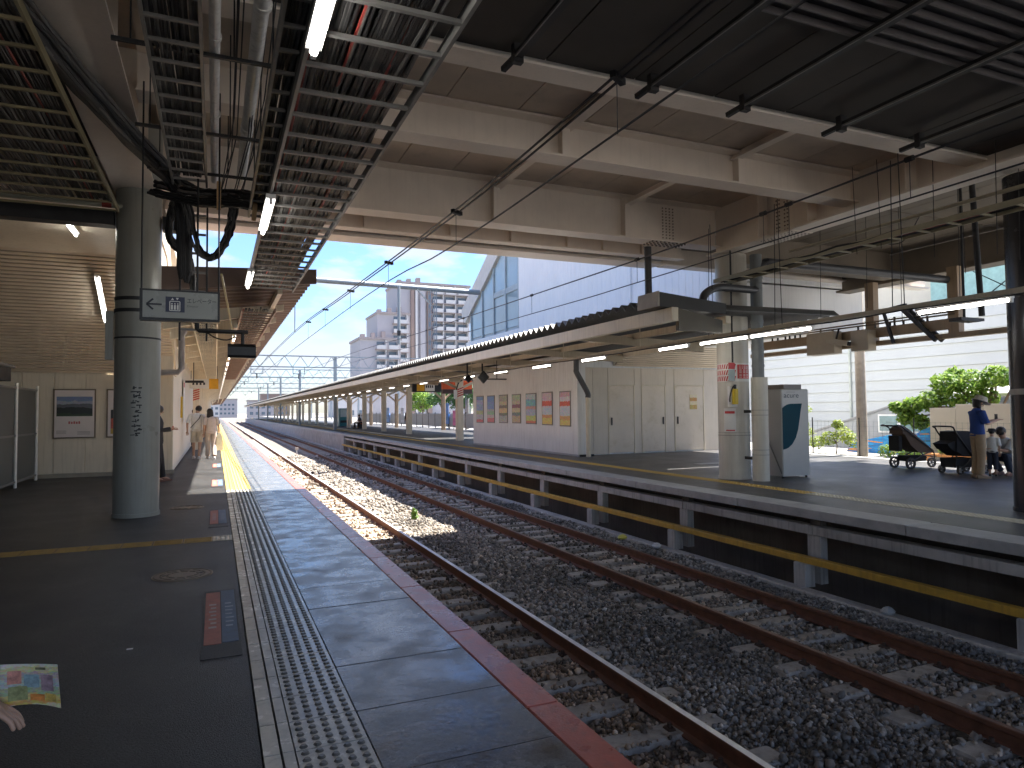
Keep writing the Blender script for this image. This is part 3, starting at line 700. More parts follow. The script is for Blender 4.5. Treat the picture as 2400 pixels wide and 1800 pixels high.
# thick cable bundles sweeping in from the upper left and over to the wide rack
def bundle(label, pts, n, rad, spread, seed, ties=()):
    t = thing('cable_bundle', label, 'cables', pts[0]); rr = random.Random(seed); bk = MB(); bg_ = MB()
    for i in range(n):
        ox, oy, oz = (rr.uniform(-spread, spread) for _ in range(3))
        (bk if rr.random() < .8 else bg_).path([(p[0]+ox+rr.uniform(-.01, .01), p[1]+oy*.5, p[2]+oz+rr.uniform(-.01, .01)) for p in pts], rad*rr.uniform(.7, 1.2), 7)
    tag(bk.build('cables', cablem, t, True), kind='stuff')
    if bg_.v: tag(bg_.build('cables', cableg, t, True), kind='stuff')
    return t
def smoothpts(P, n=8):
    P = [Vector(p) for p in P]; out_ = []
    Q = [P[0]]+P+[P[-1]]
    for i in range(1, len(Q)-2):
        for k in range(n):
            t = k/n; a, b_, c, d = Q[i-1], Q[i], Q[i+1], Q[i+2]
            out_.append(.5*((2*b_)+(c-a)*t+(2*a-5*b_+4*c-d)*t*t+(3*b_-a-3*c+d)*t**3))
    return out_+[P[-1]]
bundle('long black cable bundle slanting down from the upper left ceiling', smoothpts([(-2.0, 3.6, 4.55), (-1.5, 5.6, 4.5), (-1.0, 7.8, 4.45), (-.5, 9.6, 4.35), (-.42, 10., 3.9), (-.4, 10.1, 3.3)]), 22, .022, .085, 21)
bundle('second black cable bundle running beside the slanting one', smoothpts([(-2.35, 3.6, 4.75), (-1.85, 5.4, 4.75), (-1.2, 7.6, 4.6), (-.62, 9.4, 4.45), (-.2, 9.6, 4.3)]), 16, .022, .07, 22)
bundle('sagging black cable bundle crossing over to the wide rack', smoothpts([(-.7, 9.7, 4.35), (-.25, 9.45, 4.22), (.2, 9.1, 4.15), (.55, 8.6, 3.98), (.75, 7.8, 3.8)]), 22, .024, .11, 23)
bundle('looped black cables hanging below the crossing bundle', smoothpts([(-.35, 9.6, 4.2), (-.25, 9.9, 3.7), (-.05, 9.9, 3.55), (.12, 9.6, 3.75), (.2, 9.3, 4.1)]), 9, .018, .04, 24)
bundle('black cables dropping beside the round column behind the sign', smoothpts([(-.55, 10.2, 4.3), (-.6, 10.5, 3.9), (-.35, 10.6, 3.6), (-.3, 10.6, 2.9)]), 8, .018, .05, 25)
t = thing('cable_batten', 'two pale timber battens strapping the crossing cable bundle', 'batten', (.2, 9, 3.9))
MB().bar((.02, 9.0, 3.95), (.02, 9.08, 4.32), .05, .02, (0, 1, 0)).build('batten', woodm, t); MB().bar((.40, 8.6, 3.75), (.44, 8.66, 4.18), .05, .02, (0, 1, 0)).build('batten', woodm, t)
t = thing('vertical_cable_ladder', 'dark upright cable ladder dropping behind the elevator sign', 'cable rack', (-.2, 10.2, 3))
for x in (-.45, -.12): MB().box(x-.012, 10.15, 2.45, x+.012, 10.2, 4.3).build('side_rail', dark_steel, t)
r0 = None
for i in range(7):
    mb = MB().box(-.15, -.012, -.015, .15, .012, .015)
    if r0 is None: r0 = piece('rung', mb, galv, t, (-.285, 10.17, 2.6+i*.26))
    else: inst(r0, (-.285, 10.17, 2.6+i*.26), t)
MB().bar((.06, 9.5, 3.25), (.30, 13.5, 2.85), .025, .025).build('brace', mat('brace_ochre', (.5, .42, .2), .5), t)

# dark beam at the column with a conduit on it
t = thing('dark_beam', 'dark steel beam running left from the near platform column', 'beam', (-3, 11.3, 4.3))
MB().box(-6, 11.22, 4.19, -1.36, 11.46, 4.41).build('beam', dark_steel, t); MB().box(-.74, 11.22, 4.19, -.3, 11.46, 4.38).build('beam', dark_steel, t)
MB().tube((-6, 11.15, 4.47), (-.85, 11.15, 4.45), .035, 12).build('conduit', mat('conduit_ochre', (.42, .41, .32), .45, var=.12), t, True)
MB().tube((-1.5, 11.15, 4.455), (-1.38, 11.15, 4.455), .04, 12).build('red_collar', mat('collar_red', (.35, .05, .04), .5), t, True)

# ------------------------------------------------------------------ elevator sign
sg = thing('elevator_sign', 'hanging white elevator sign with black frame and left arrow', 'sign', (-.345, 8., 2.6))
X0, X1, Z0, Z1 = -.725, .035, 2.44, 2.765
MB().box(X0, 7.95, Z0, X1, 8.07, Z1).build('housing', blackm, sg)
MB().box(X0+.028, 7.944, Z0+.028, X1-.022, 7.9495, Z1-.02).build('face', mat('sign_face', (.30, .305, .275), .3, var=.05, bump=0), sg)
for x in (X0+.012, X1-.012): MB().tube((x, 8.01, Z1), (x, 8.01, 4.96), .009, 8).build('hanger', blackm, sg)
sgb = mat('sign_black', (.02, .02, .03), .4); yv = 7.941
b = MB(); zc = 2.605
b.bar((-.655, yv, zc), (-.52, yv, zc), .003, .018); b.bar((-.66, yv, zc), (-.60, yv, zc+.055), .003, .018); b.bar((-.66, yv, zc), (-.60, yv, zc-.055), .003, .018)
b.build('arrow', sgb, sg)
ic = MB().box(-.485, 7.941, 2.53, -.305, 7.9438, 2.69).build('pictogram', mat('pictogram_navy', (.025, .03, .07), .4), sg)
b = MB(); y_ = 7.939
for x in (-.445, -.35): b.bar((x, y_, 2.545), (x, y_, 2.64), .002, .008, (1, 0, 0))
b.bar((-.445, y_, 2.642), (-.35, y_, 2.642), .002, .008); b.bar((-.445, y_, 2.545), (-.35, y_, 2.545), .002, .008)
for x in (-.425, -.3975, -.37):
    b.box(x-.009, 7.9385, 2.555, x+.009, 7.9395, 2.605); b.tube((x, 7.9395, 2.617), (x, 7.9385, 2.617), .0075, 10)
for x, s_ in ((-.42, 1), (-.375, -1)): b.prism([(x-.014, 2.655 if s_ > 0 else 2.68), (x+.014, 2.655 if s_ > 0 else 2.68), (x, 2.68 if s_ > 0 else 2.655)], 'y', 7.9385, 7.9395)
b.build('pictogram_figures', signwhite, ic)
text('エレベーター', .062, sgb, sg, (-.285, 7.941, 2.652), (1,0,0), (0,0,1), sx=.78, xalign='LEFT')
text('Elevator', .033, mat('sign_grey', (.12, .12, .13), .4), sg, (-.283, 7.941, 2.598), (1,0,0), (0,0,1), xalign='LEFT')
# speaker and arm
sp = thing('speaker', 'black loudspeaker on a pipe arm under the near canopy', 'speaker', (.29, 9, 2.2))
MB().loft([[(x, 9+yy, z) for yy, z in ((-.09, 2.17), (-.09, 2.27), (-.03, 2.31), (.05, 2.31), (.09, 2.26), (.09, 2.17), (.03, 2.14), (-.05, 2.14))] for x in (.13, .15, .43, .45)]).build('cabinet', blackm, sp)
MB().path([(-.21, 9, 2.62), (-.21, 9, 2.48), (-.19, 9, 2.46), (.36, 9, 2.46)], .026, 12).build('arm', dark_steel, sp, True)
MB().tube((.3, 9, 2.46), (.3, 9, 2.30), .02, 10).build('stem', dark_steel, sp, True)
MB().path(smoothpts([(-.1, 9, 2.44), (.0, 9.02, 2.38), (.12, 9.02, 2.36), (.22, 9, 2.40)], 4), .009, 6).build('cable', cablem, sp)
MB().tube((-.21, 9, 2.6), (-.21, 9, 4.3), .012, 8).build('hanger', dark_steel, sp)

# ------------------------------------------------------------------ room under the stairs on the near platform
rm = thing('platform_room', 'beige room under the stairs on the near platform with posters', 'building', (-3, 18.9, 0))
MB().box(-5.6, 18.93, 0, -1.0, 75, 3.3).build('core_wall', creamwall, rm)
w0 = None
for i in range(8):
    x = -5.34+i*.63
    if x+.62 > -.98: break
    mb = MB().bev(0, -.03, .1, .618, 0, 2.42, .006)
    if w0 is None: w0 = piece('wall_panel', mb, creamwall, rm, (x, 18.93, 0))
    else: inst(w0, (x, 18.93, 0), rm)
MB().box(-5.6, 18.86, 0, -.93, 18.925, .09).build('skirting', mat('skirting', (.33, .30, .24), .5), rm)
w0 = None
for i in range(40):
    y = 18.95+i*.9
    mb = MB().bev(-.035, 0, .05, 0, .885, 3.0, .006)
    if w0 is None: w0 = piece('side_panel', mb, mat('cream_side', (.70, .65, .55), .5, var=.05, streak=.25, dirtcol=(.42, .36, .26)), rm, (-.963, y, 0))
    else: inst(w0, (-.963, y, 0), rm)
MB().box(-1.35, 18.2, 2.42, -.93, 19.9, 3.6).build('fascia_box', creamwall, rm)
# sloping slatted soffit of the stairs, flat ceiling in front of it
sf = thing('stair_soffit', 'beige ribbed soffit sloping under the stairs of the near platform', 'soffit', (-3, 17, 3.4))
za, zb, ya, yb = 2.42, 4.55, 18.9, 15.2; n = 38; w0 = None
sl_ = math.hypot(za-zb, ya-yb); an = math.atan2(zb-za, ya-yb)
beigerib = mat('soffit_rib', (.74, .635, .50), .5, var=.1, vs=1.5)
MB().bar((-3.5, ya, za+.07), (-3.5, yb, zb+.07), 4.4, .02).build('backing', mat('soffit_gap', (.16, .12, .09), .8), sf)
for i in range(n):
    f = (i+.5)/n; mb = MB().box(-2.2, -sl_/n*.33, -.012, 2.2, sl_/n*.33, .012)
    if w0 is None:
        w0 = piece('soffit_slat', mb, beigerib, sf, (-3.15, ya+(yb-ya)*f, za+(zb-za)*f+.035)); w0.rotation_euler = (-an, 0, 0)
    else: inst(w0, (-3.15, ya+(yb-ya)*f, za+(zb-za)*f+.035), sf)
MB().box(-5.6, 11.6, 4.56, -.95, 15.2, 4.6).build('flat_panel', creamwall, sf)
MB().box(-6, 11.5, 5.25, -.9, 75, 5.4).build('sun_block_roof', creamwall, sf); MB().prism([(13.0, 3.55), (17.3, 3.4), (15.3, 4.58), (13.0, 4.58)], 'x', -.948, -.925).build('stringer_panel', creamwall, sf)  # roof slab over the stairs is added to stop sun reaching the left side
MB().prism([(11.6, 4.6), (15.2, 4.6), (18.9, 2.46), (18.9, 3.2), (15.6, 5.2), (11.6, 5.2)], 'x', -.95, -.90).build('side_plate', creamwall, sf)
lamp('lit tube lamp on the flat ceiling left of the near column', (-2.17, 12.15, 4.53), (-2.17, 13.4, 4.53), .022, w=.1)
dz = (za-zb)/(ya-yb)
def son(y): return zb+(yb-y)*(-dz)*-1
lamp('lit tube lamp on the ribbed sloping soffit', (-2.17, 15.6, 4.23), (-2.17, 16.9, 3.48), .022, w=.1)
# framed posters
def frame(label, x0, x1, z0, z1, y, parts, group='posters on the near room wall'):
    t = thing('poster', label, 'poster', ((x0+x1)/2, y, z0), 0, group)
    MB().box(x0, y-.025, z0, x1, y, z1).build('frame', mat('frame_bronze', (.15, .115, .08), .45, metal=.3), t)
    MB().box(x0+.03, y-.028, z0+.03, x1-.03, y-.0252, z1-.03).build('sheet', mat('poster_paper', (.66, .60, .58), .35, var=.04, bump=0), t)
    for nm, a, b_, c, d, mm in parts: MB().box(a, y-.0305, c, b_, y-.0282, d).build(nm, mm, t)
    return t
yw = 18.895
land = printmat('print_landscape', [(0, (.03, .05, .02)), (.16, (.015, .02, .02)), (.42, (.10, .11, .13)), (.62, (.30, .33, .40)), (.8, (.16, .22, .38))], 2, .16, 3.5, .12)
redink = mat('ink_red', (.45, .10, .10), .4); greyink = mat('ink_grey', (.35, .31, .30), .4)
frame('framed poster with a mountain landscape photo on the beige wall', -3.47, -2.61, .91, 2.07, yw, [('photo', -3.40, -2.675, 1.43, 1.89, land)] +
      [('print', -3.16+.05*i, -3.125+.05*i, 1.25, 1.31-.01*(i % 2), redink) for i in range(5)] + [('print', -3.4, -3.2, 1.02+.022*i, 1.03+.022*i, greyink) for i in range(4)] +
      [('print', -2.98, -2.72, 1.0+.03*i, 1.012+.03*i, greyink) for i in range(3)])
frame('framed poster with black and red figure, partly behind the near column', -2.39, -1.53, .91, 2.07, yw, [('photo', -2.30, -1.62, 1.0, 1.62, printmat('print_redfigure', [(0, (.45, .30, .05)), (.2, (.5, .09, .06)), (.6, (.012, .012, .015)), (.93, (.6, .55, .53))], 2, .12, 4, .15)),
      ('print', -2.25, -2.0, 1.8, 1.86, redink), ('print', -2.22, -1.9, 1.7, 1.75, redink)])
# gate of steel panels at the far left
gt = thing('steel_gate', 'grey steel panel gate with white posts at the left edge', 'gate', (-3.75, 16, 0))
for y0 in (13.2, 15.0, 16.75): MB().box(-3.76, y0+.04, .08, -3.72, y0+1.66, 2.0).build('panel', mat('gate_mesh', (.13, .135, .13), .5, metal=.4, var=.2, bump=.5, bs=90), gt)
for y in (13.2, 14.96, 16.71, 18.45): MB().tube((-3.70, y, 0), (-3.70, y, 2.12), .03, 12).build('post', whitepipe, gt, True)
for z in (.12, 1.05, 2.02): MB().bar((-3.70, 13.2, z), (-3.70, 18.45, z), .03, .04).build('rail', galv, gt)
MB().box(-3.9, 13.0, 2.1, -3.5, 15.4, 2.35).build('header', dark_steel, gt); MB().tube((-3.5, 13.0, 2.38), (-3.5, 15.6, 2.38), .03, 10).build('header_rail', galv, gt, True)
struct('light_block_wall', MB().box(-6.3, -5.5, -.03, -6.0, 60, 6.2), mat('light_block_dark', (.15, .14, .125), .8, var=.15, vs=1))  # unseen wall, added to keep the left side dark

# ------------------------------------------------------------------ near platform canopy beyond the deck
def corrugated(y0, y1, pitch, amp, x0, z0, x1, z1, th=.012, kind='trap'):
    """sheet folded along Y; its edge runs along x0 (height z0) and x1 (height z1)"""
    prof_ = [(0, 0), (.25, 0), (.5, 1), (.75, 1)] if kind == 'trap' else [(0, 0), (.5, 1)]
    ys = []; n = int((y1-y0)/pitch)
    for i in range(n):
        for a, b_ in prof_: ys.append((y0+(i+a)*pitch, b_*amp))
    vs = []; fs = []
    for y, dz_ in ys: vs += [(x0, y, z0+dz_), (x1, y, z1+dz_), (x0, y, z0+dz_+th), (x1, y, z1+dz_+th)]
    for i in range(len(ys)-1):
        a = 4*i; b_ = a+4; fs += [(a, a+1, b_+1, b_), (a+2, b_+2, b_+3, a+3), (a, b_, b_+2, a+2), (a+1, a+3, b_+3, b_+1)]
    fs += [(0, 2, 3, 1), (4*len(ys)-4, 4*len(ys)-3, 4*len(ys)-1, 4*len(ys)-2)]
    return MB().add(vs, fs)
cn = thing('canopy', 'brown corrugated canopy over the near platform running into the distance', 'canopy', (-1, 13, 3.6))
corrugated(12.9, 200, .4, .085, 1.62, 3.85, -.93, 3.6).build('roof_sheet', roofbrown, cn)
MB().prism([(-1.4, 3.50), (1.68, 3.82), (1.68, 4.08), (-1.4, 3.93)], 'y', 12.84, 12.895).build('end_fascia', roofbrown, cn)
MB().box(-.62, 13.0, 3.42, -.52, 200, 3.56).build('purlin', cream, cn); MB().box(1.02, 13.0, 3.62, 1.1, 200, 3.74).build('purlin', cream, cn)
c0 = None
for i in range(45):
    y = 15.0+i*2.05
    mb = MB().add([(-.95, -.05, 3.12), (1.3, -.05, 3.60), (1.3, -.05, 3.72), (-.95, -.05, 3.46), (-.95, .05, 3.12), (1.3, .05, 3.60), (1.3, .05, 3.72), (-.95, .05, 3.46)], [(0,1,2,3),(7,6,5,4),(0,4,5,1),(1,5,6,2),(2,6,7,3),(3,7,4,0)])
    if c0 is None: c0 = piece('canopy_arm', mb, cream, cn, (0, y, 0))
    else: inst(c0, (0, y, 0), cn)
rack('cream cable rack under the near platform canopy', -.42, .02, 3.22, 13.2, 60, .38, 13.3, m=cream, ncab=8, seed=31)
rack('dark cable rack along the outer edge of the near canopy', .42, .98, 3.28, 13.0, 40, .38, 13.2, m=mat('rack_brown', (.35, .24, .19), .55), ncab=16, seed=32)
lr = thing('lamp_rail', 'cream lamp rail hanging under the near canopy', 'lamp rail', (.3, 13, 3))
MB().box(.30, 13.4, 3.02, .36, 120, 3.09).build('rail', cream, lr)
for i in range(24):
    y = 14.4+i*2.6
    lamp('lit tube lamp in the receding row under the near canopy', (.33, y, 3.0), (.33, y+.75, 3.0), .014, lampfar if i > 3 else None, group='lamp row under the near canopy', w=.07, h=.03, tubeoff=.04)
# things beyond on the near platform
t = thing('departure_board', 'yellow and white hanging information board far along the near platform', 'sign', (-.3, 30, 2.5))
MB().box(-.95, 29.95, 2.46, -.25, 30.05, 2.83).build('white_half', signwhite, t); MB().box(-.245, 29.95, 2.44, .10, 30.05, 2.85).build('yellow_half', mat('board_yellow', (.75, .38, .02), .4), t)
for x in (-.9, .05): MB().tube((x, 30, 2.83), (x, 30, 3.4), .012, 6).build('hanger', dark_steel, t)
b = MB(); 
for i in range(4): b.box(-.85+.13*i, 29.94, 2.6, -.78+.13*i, 29.949, 2.70)
b.build('characters', sgb, t)
t = thing('clock_bar', 'dark hanging bar sign far along the near platform', 'sign', (-.9, 26, 2.6)); MB().box(-1.2, 25.95, 2.52, -.38, 26.05, 2.6).build('bar', blackm, t); MB().tube((-.7, 26, 2.6), (-.7, 26, 3.3), .015, 6).build('hanger', dark_steel, t)
t = thing('striped_post', 'post with red and white stripes far along the near platform', 'post', (-.72, 30.6, 0))
MB().box(-.84, 30.5, 0, -.60, 30.7, 3.3).build('shaft', cream, t)
b = MB()
for k in range(5): b.add([(-.84, 30.495, 1.98+k*.09), (-.60, 30.495, 2.06+k*.09), (-.60, 30.495, 2.11+k*.09), (-.84, 30.495, 2.03+k*.09)], [(0,1,2,3)])
b.build('stripes', signred, t)
for i in range(9):
    y = 36+i*9.5
    t = thing('canopy_post', 'slim cream post in the row under the near canopy', 'post', (-.72, y, 0), 0, 'posts under the near canopy')
    MB().box(-.8, y-.08, 0, -.64, y+.08, 3.3).build('shaft', cream, t); MB().bar((-.72, y, 2.7), (.1, y, 3.3), .06, .08).build('brace', cream, t)
pipe('pale drain pipe with a bend on the near platform room', [(-.55, 14.4, 3.05), (-.6, 14.4, 2.95), (-.6, 14.4, 2.32), (-.66, 14.4, 2.25), (-1.0, 14.4, 2.24)], .055, mat('pipe_mauve', (.42, .37, .35), .5))
t = thing('wall_notice', 'paper notice with red heading and yellow device on the near room side wall', 'notice', (-.92, 24, 1.5))
MB().box(-.925, 23.6, 1.2, -.915, 24.6, 2.5).build('sheet', signwhite, t); MB().box(-.914, 23.7, 2.3, -.911, 24.4, 2.45).build('heading', signred, t); MB().box(-.915, 21.6, 1.35, -.86, 21.8, 1.95).build('device', mat('device_yellow', (.55, .38, .03), .4), t)

# ================================================================== far platform: canopy, rooms, fittings
cf = thing('canopy', 'grey folded-sheet canopy over the far platform with cream edge beam', 'canopy', (9, 12, 3.2))
corrugated(10.3, 200, .3, .125, 7.05, 3.31, 11.9, 3.36, kind='v').build('roof_sheet', roofm, cf)
corrugated(36.2, 200, .3, .125, 12.0, 3.36, 16.2, 3.42, kind='v').build('roof_sheet', roofm, cf)
e0 = None; y = 9.62
for i in range(24):
    mb = MB().bev(7.16, .004, 2.98, 7.30, 5.0-.004, 3.215, .008)
    if e0 is None: e0 = piece('edge_beam', mb, cream, cf, (0, y, 0))
    else: inst(e0, (0, y, 0), cf)
    y += 5.0
MB().box(7.16, y, 2.98, 7.3, 200, 3.21).build('edge_beam_far', cream, cf)
MB().box(8.95, 10.35, 3.10, 9.07, 200, 3.24).build('purlin', cream, cf); MB().box(11.0, 10.62, 3.0, 11.15, 200, 3.26).build('purlin', cream, cf)
a0 = None
for i in range(36):
    y = 13.6+i*3.65
    mb = MB().add([(7.31, -.07, 3.05), (11.0, -.07, 2.86), (11.0, -.07, 3.09), (7.31, -.07, 3.21), (7.31, .07, 3.05), (11.0, .07, 2.86), (11.0, .07, 3.09), (7.31, .07, 3.21)], [(0,1,2,3),(7,6,5,4),(0,4,5,1),(1,5,6,2),(2,6,7,3),(3,7,4,0)])
    if a0 is None: a0 = piece('canopy_arm', mb, mat('cream_shade_arm', (.55, .47, .34), .55, var=.1, streak=.3, dirtcol=(.3, .22, .14)), cf, (0, y, 0))
    else: inst(a0, (0, y, 0), cf)
MB().prism([(7.31, 2.82), (8.25, 2.80), (8.25, 3.03), (7.31, 3.2)], 'y', 9.63, 9.72).build('end_beam', mat('end_beam_grey', (.10, .085, .06), .55, var=.15), cf)
MB().prism([(7.0, 3.235), (8.45, 3.17), (8.45, 3.36), (7.0, 3.49)], 'y', 9.76, 10.29).build('gutter_box', mat('gutter_dark', (.035, .033, .031), .5, var=.15, streak=.3), cf)
MB().prism([(6.95, 3.235), (6.995, 3.235), (6.995, 3.50), (6.97, 3.50)], 'y', 9.74, 10.36).build('gutter_end', mat('gutter_tan', (.36, .33, .28), .6), cf)
# lamp rail and lamps
lr = thing('lamp_rail', 'long cream lamp rail hanging above the far platform edge', 'lamp rail', (8.65, 8, 2.8))
MB().box(8.60, -2, 2.79, 8.70, 120, 2.85).build('rail', mat('rail_beige', (.50, .45, .35), .5, var=.12, streak=.3, dirtcol=(.25, .2, .13)), lr)
b = MB(); y = -2
P = [(8.57+.02*math.sin(i*1.3), -2+i*.6, 2.78-.018*abs(math.sin(i*.9))) for i in range(90)]
MB().path(P, .011, 6).build('cable', cablem, lr)
for i, y in enumerate([2.2, 4.2, 6.4, 8.6]+[10.3]):
    for dx in (-.04, .05): MB().tube((8.65+dx, y+.25*(dx > 0), 2.85), (8.65+dx*2, y+.25*(dx > 0), 4.95), .007, 6).build('hanger', dark_steel, lr)
for i in range(18): MB().tube((8.65, 12.8+i*3.65, 2.85), (8.65, 12.8+i*3.65, 3.3), .01, 6).build('hanger', cream, lr)
LAB = ['nearest the right edge', 'third from right', 'second from right, before the column', 'just left of the round column', 'above the beige doors', 'above the poster wall, right end']
for (ya, yb), l_ in zip(((5.05, 6.25), (9.42, 10.75), (8.0, 9.38), (11.1, 12.1), (14.26, 15.45), (17.2, 18.4)), LAB):
    lamp('lit tube lamp on the far platform lamp rail, %s' % l_, (8.65, ya, 2.765), (8.65, yb, 2.765), .02, w=.085, h=.04, tubeoff=.042)
for i in range(22):
    y = 20.3+i*3.05
    lamp('lit tube lamp in the receding row over the far platform edge', (8.65, y, 2.765), (8.65, y+1.2, 2.765), .016, lampfar, group='lamp row over the far platform edge', w=.085, h=.04, tubeoff=.042)
rack('beige cable rack hanging above the far platform lamp rail', 9.22, 9.55, 4.0, 1.5, 11.0, .45, 1.7, m=mat('rack_olive', (.36, .33, .23), .5, var=.15), ncab=7, seed=41)
t = thing('conduit_run', 'thin conduits and hanging rods under the far longitudinal girder', 'conduit', (10, 6, 4.4))
MB().tube((9.95, 1, 4.42), (9.95, 9.7, 4.42), .03, 10).build('conduit', mat('conduit_beige', (.40, .35, .26), .5), t, True)
rr = random.Random(9)
for i in range(14):
    x, y = rr.uniform(9.3, 12.5), rr.uniform(5.2, 10.2); MB().tube((x, y, rr.uniform(2.9, 4.0)), (x+rr.uniform(-.06, .06), y, 5.28), .0055, 6).build('rod', dark_steel, t)
MB().path(smoothpts([(9.95, 7.1, 4.4), (9.9, 7.4, 4.05), (9.7, 7.9, 4.2)], 5), .008, 5).build('loose_cable', cablem, t)
MB().tube((11.2, 7.0, 2.9), (11.05, 7.0, 5.28), .045, 12).build('hung_pipe', dark_steel, t, True)
# drain pipes at the right column
dp = thing('drain_pipe', 'thick grey drain pipe with bends beside the far round column', 'pipe', (10.12, 10.78, 2.1))
MB().path([(10.12, 10.78, 2.05), (10.12, 10.78, 4.6)], .118, 20).build('stack', greypipe, dp, True)
MB().path(smoothpts([(10.12, 10.75, 4.28), (10.35, 10.7, 4.42), (10.75, 10.6, 4.43), (15.1, 10.05, 4.28)], 6), .085, 16).build('branch', mat('pipe_dark', (.07, .072, .078), .4, var=.15), dp, True)
MB().path(smoothpts([(10.12, 10.74, 3.86), (9.4, 10.7, 3.86), (8.95, 10.62, 3.82), (8.35, 10.2, 3.6), (8.2, 10.1, 3.42)], 5), .075, 16).build('branch', MATS['pipe_dark'], dp, True)
for z in (2.3, 2.62, 3.2, 4.1): MB().tube((10.12, 10.78, z), (10.12, 10.78, z+.05), .127, 20).build('collar', greypipe, dp, True)
pg = thing('pipe_guard', 'cream round guard sleeve around the drain pipe foot', 'pipe guard', (10.14, 10.78, 0))
MB().tube((10.14, 10.78, 0), (10.14, 10.78, 2.09), .163, 28).build('sleeve', mat('guard_cream', (.56, .53, .45), .4, var=.06, streak=.25, dirtcol=(.3, .27, .2)), pg, True)
for z in (.52, .62, 1.32, 1.42): MB().tube((10.14, 10.78, z), (10.14, 10.78, z+.012), .167, 28).build('rib', MATS['band_grey'], pg, True)
for z in (.45, 1.4): MB().bar((10.05, 10.9, z), (10.03, 11.1, z), .04, .06).build('clamp', dark_steel, pg)
pipe('short dark vertical pipe between the gutter and the deck edge', [(8.34, 12, 3.5), (8.34, 12, 4.88)], .075, MATS['pipe_dark'])
# grey cooler machine with a teal leaf
mc = thing('grey_machine', 'grey metal vending machine side with teal leaf and lettering', 'machine', (11.17, 11.2, 0))
mg = mat('machine_grey', (.42, .41, .385), .45, metal=.2, var=.06, vs=2, bump=.03)
MB().bev(10.80, 10.86, .045, 11.56, 11.60, 1.86, .02).build('cabinet', mg, mc)
MB().box(10.93, 10.92, 1.862, 11.42, 11.5, 1.96).build('top_box', mat('machine_top', (.22, .19, .17), .5), mc)
for x in (10.86, 11.5):
    for y in (10.92, 11.54): MB().tube((x, y, 0), (x, y, .045), .025, 10).build('foot', blackm, mc)
MB().bar((10.785, 11.55, 1.35), (10.785, 10.88, .1), .012, .02).build('strap', galv, mc)
lf = [(10.815, 1.46), (10.87, 1.50), (10.95, 1.535), (11.05, 1.552), (11.36, 1.555), (11.325, 1.42), (11.28, 1.2), (11.24, 1.02), (11.17, .84), (11.07, .71), (10.96, .635), (10.86, .605), (10.815, .603)]
MB().prism(lf, 'y', 10.853, 10.8595).build('leaf_print', mat('leaf_teal', (.010, .06, .085), .65, var=.08, bump=0, spec=.15), mc)
mgr = mat('machine_text', (.035, .055, .075), .4)
text('acure', .15, mgr, mc, (11.07, 10.8545, 1.725), (1,0,0), (0,0,1), sx=1.25)
b = MB()
for i in range(7): b.box(10.94+i*.035, 10.8545, 1.79, 10.965+i*.035, 10.8575, 1.803)
b.build('small_print', mat('machine_text_pale', (.25, .25, .25), .4), mc)
# yellow emergency device and notices on the column's left
t = thing('emergency_device', 'yellow emergency lamp and notices hung on the left of the far column', 'emergency device', (9.7, 11.05, 1.5))
MB().box(9.60, 11.02, 1.5, 9.78, 11.10, 1.92).build('back_plate', signwhite, t)
MB().tube((9.68, 10.97, 1.55), (9.68, 10.97, 1.86), .062, 18).build('canister', mat('device_yellow2', (.62, .45, .03), .35), t, True)
MB().tube((9.68, 10.97, 1.86), (9.68, 10.97, 1.95), .03, 12).build('neck', blackm, t, True)
MB().path(smoothpts([(9.66, 10.97, 1.93), (9.58, 10.95, 1.85), (9.54, 10.96, 1.7), (9.56, 10.99, 1.6)], 5), .014, 8).build('hose', blackm, t)
MB().box(9.60, 11.04, 2.27, 9.75, 11.06, 2.40).build('red_notice', signred, t); MB().box(9.60, 11.04, 2.03, 9.75, 11.06, 2.26).build('grey_notice', mat('notice_grey', (.36, .42, .42), .4), t)
MB().tube((9.66, 11.0, 2.4), (9.66, 11.0, 4.7), .018, 8).build('conduit', dark_steel, t)

# dark column at the right edge of the view
cd = column(10.47, 5.85, .30, 4.7, 'dark glossy clad column at the right edge of the far platform', mat('column_dark', (.035, .035, .04), .22, metal=.4, var=.15))
MB().tube((10.47, 5.85, 1.62), (10.47, 5.85, 1.70), .304, 48).build('band', galv, cd, True)
MB().box(10.14, 5.35, 2.5, 10.8, 5.6, 3.9).build('cabinet', mat('column_silver', (.30, .30, .30), .35, metal=.3), cd)
MB().box(10.27, 5.31, 2.55, 10.7, 5.345, 3.0).build('screen_frame', signwhite, cd); MB().box(10.31, 5.3, 2.59, 10.66, 5.309, 2.96).build('screen', blackm, cd)
t = thing('hanging_signs', 'two thin dark flat panels hanging side by side near the right edge', 'panel', (11.1, 7, 2.8))
MB().box(10.55, 6.9, 2.79, 11.02, 7.1, 2.835).build('panel', dark_steel, t); MB().box(10.86, 7.1, 2.84, 11.42, 7.3, 2.885).build('panel', dark_steel, t); MB().tube((11.0, 7.15, 2.88), (11.0, 7.15, 5.28), .02, 8).build('stem', dark_steel, t)

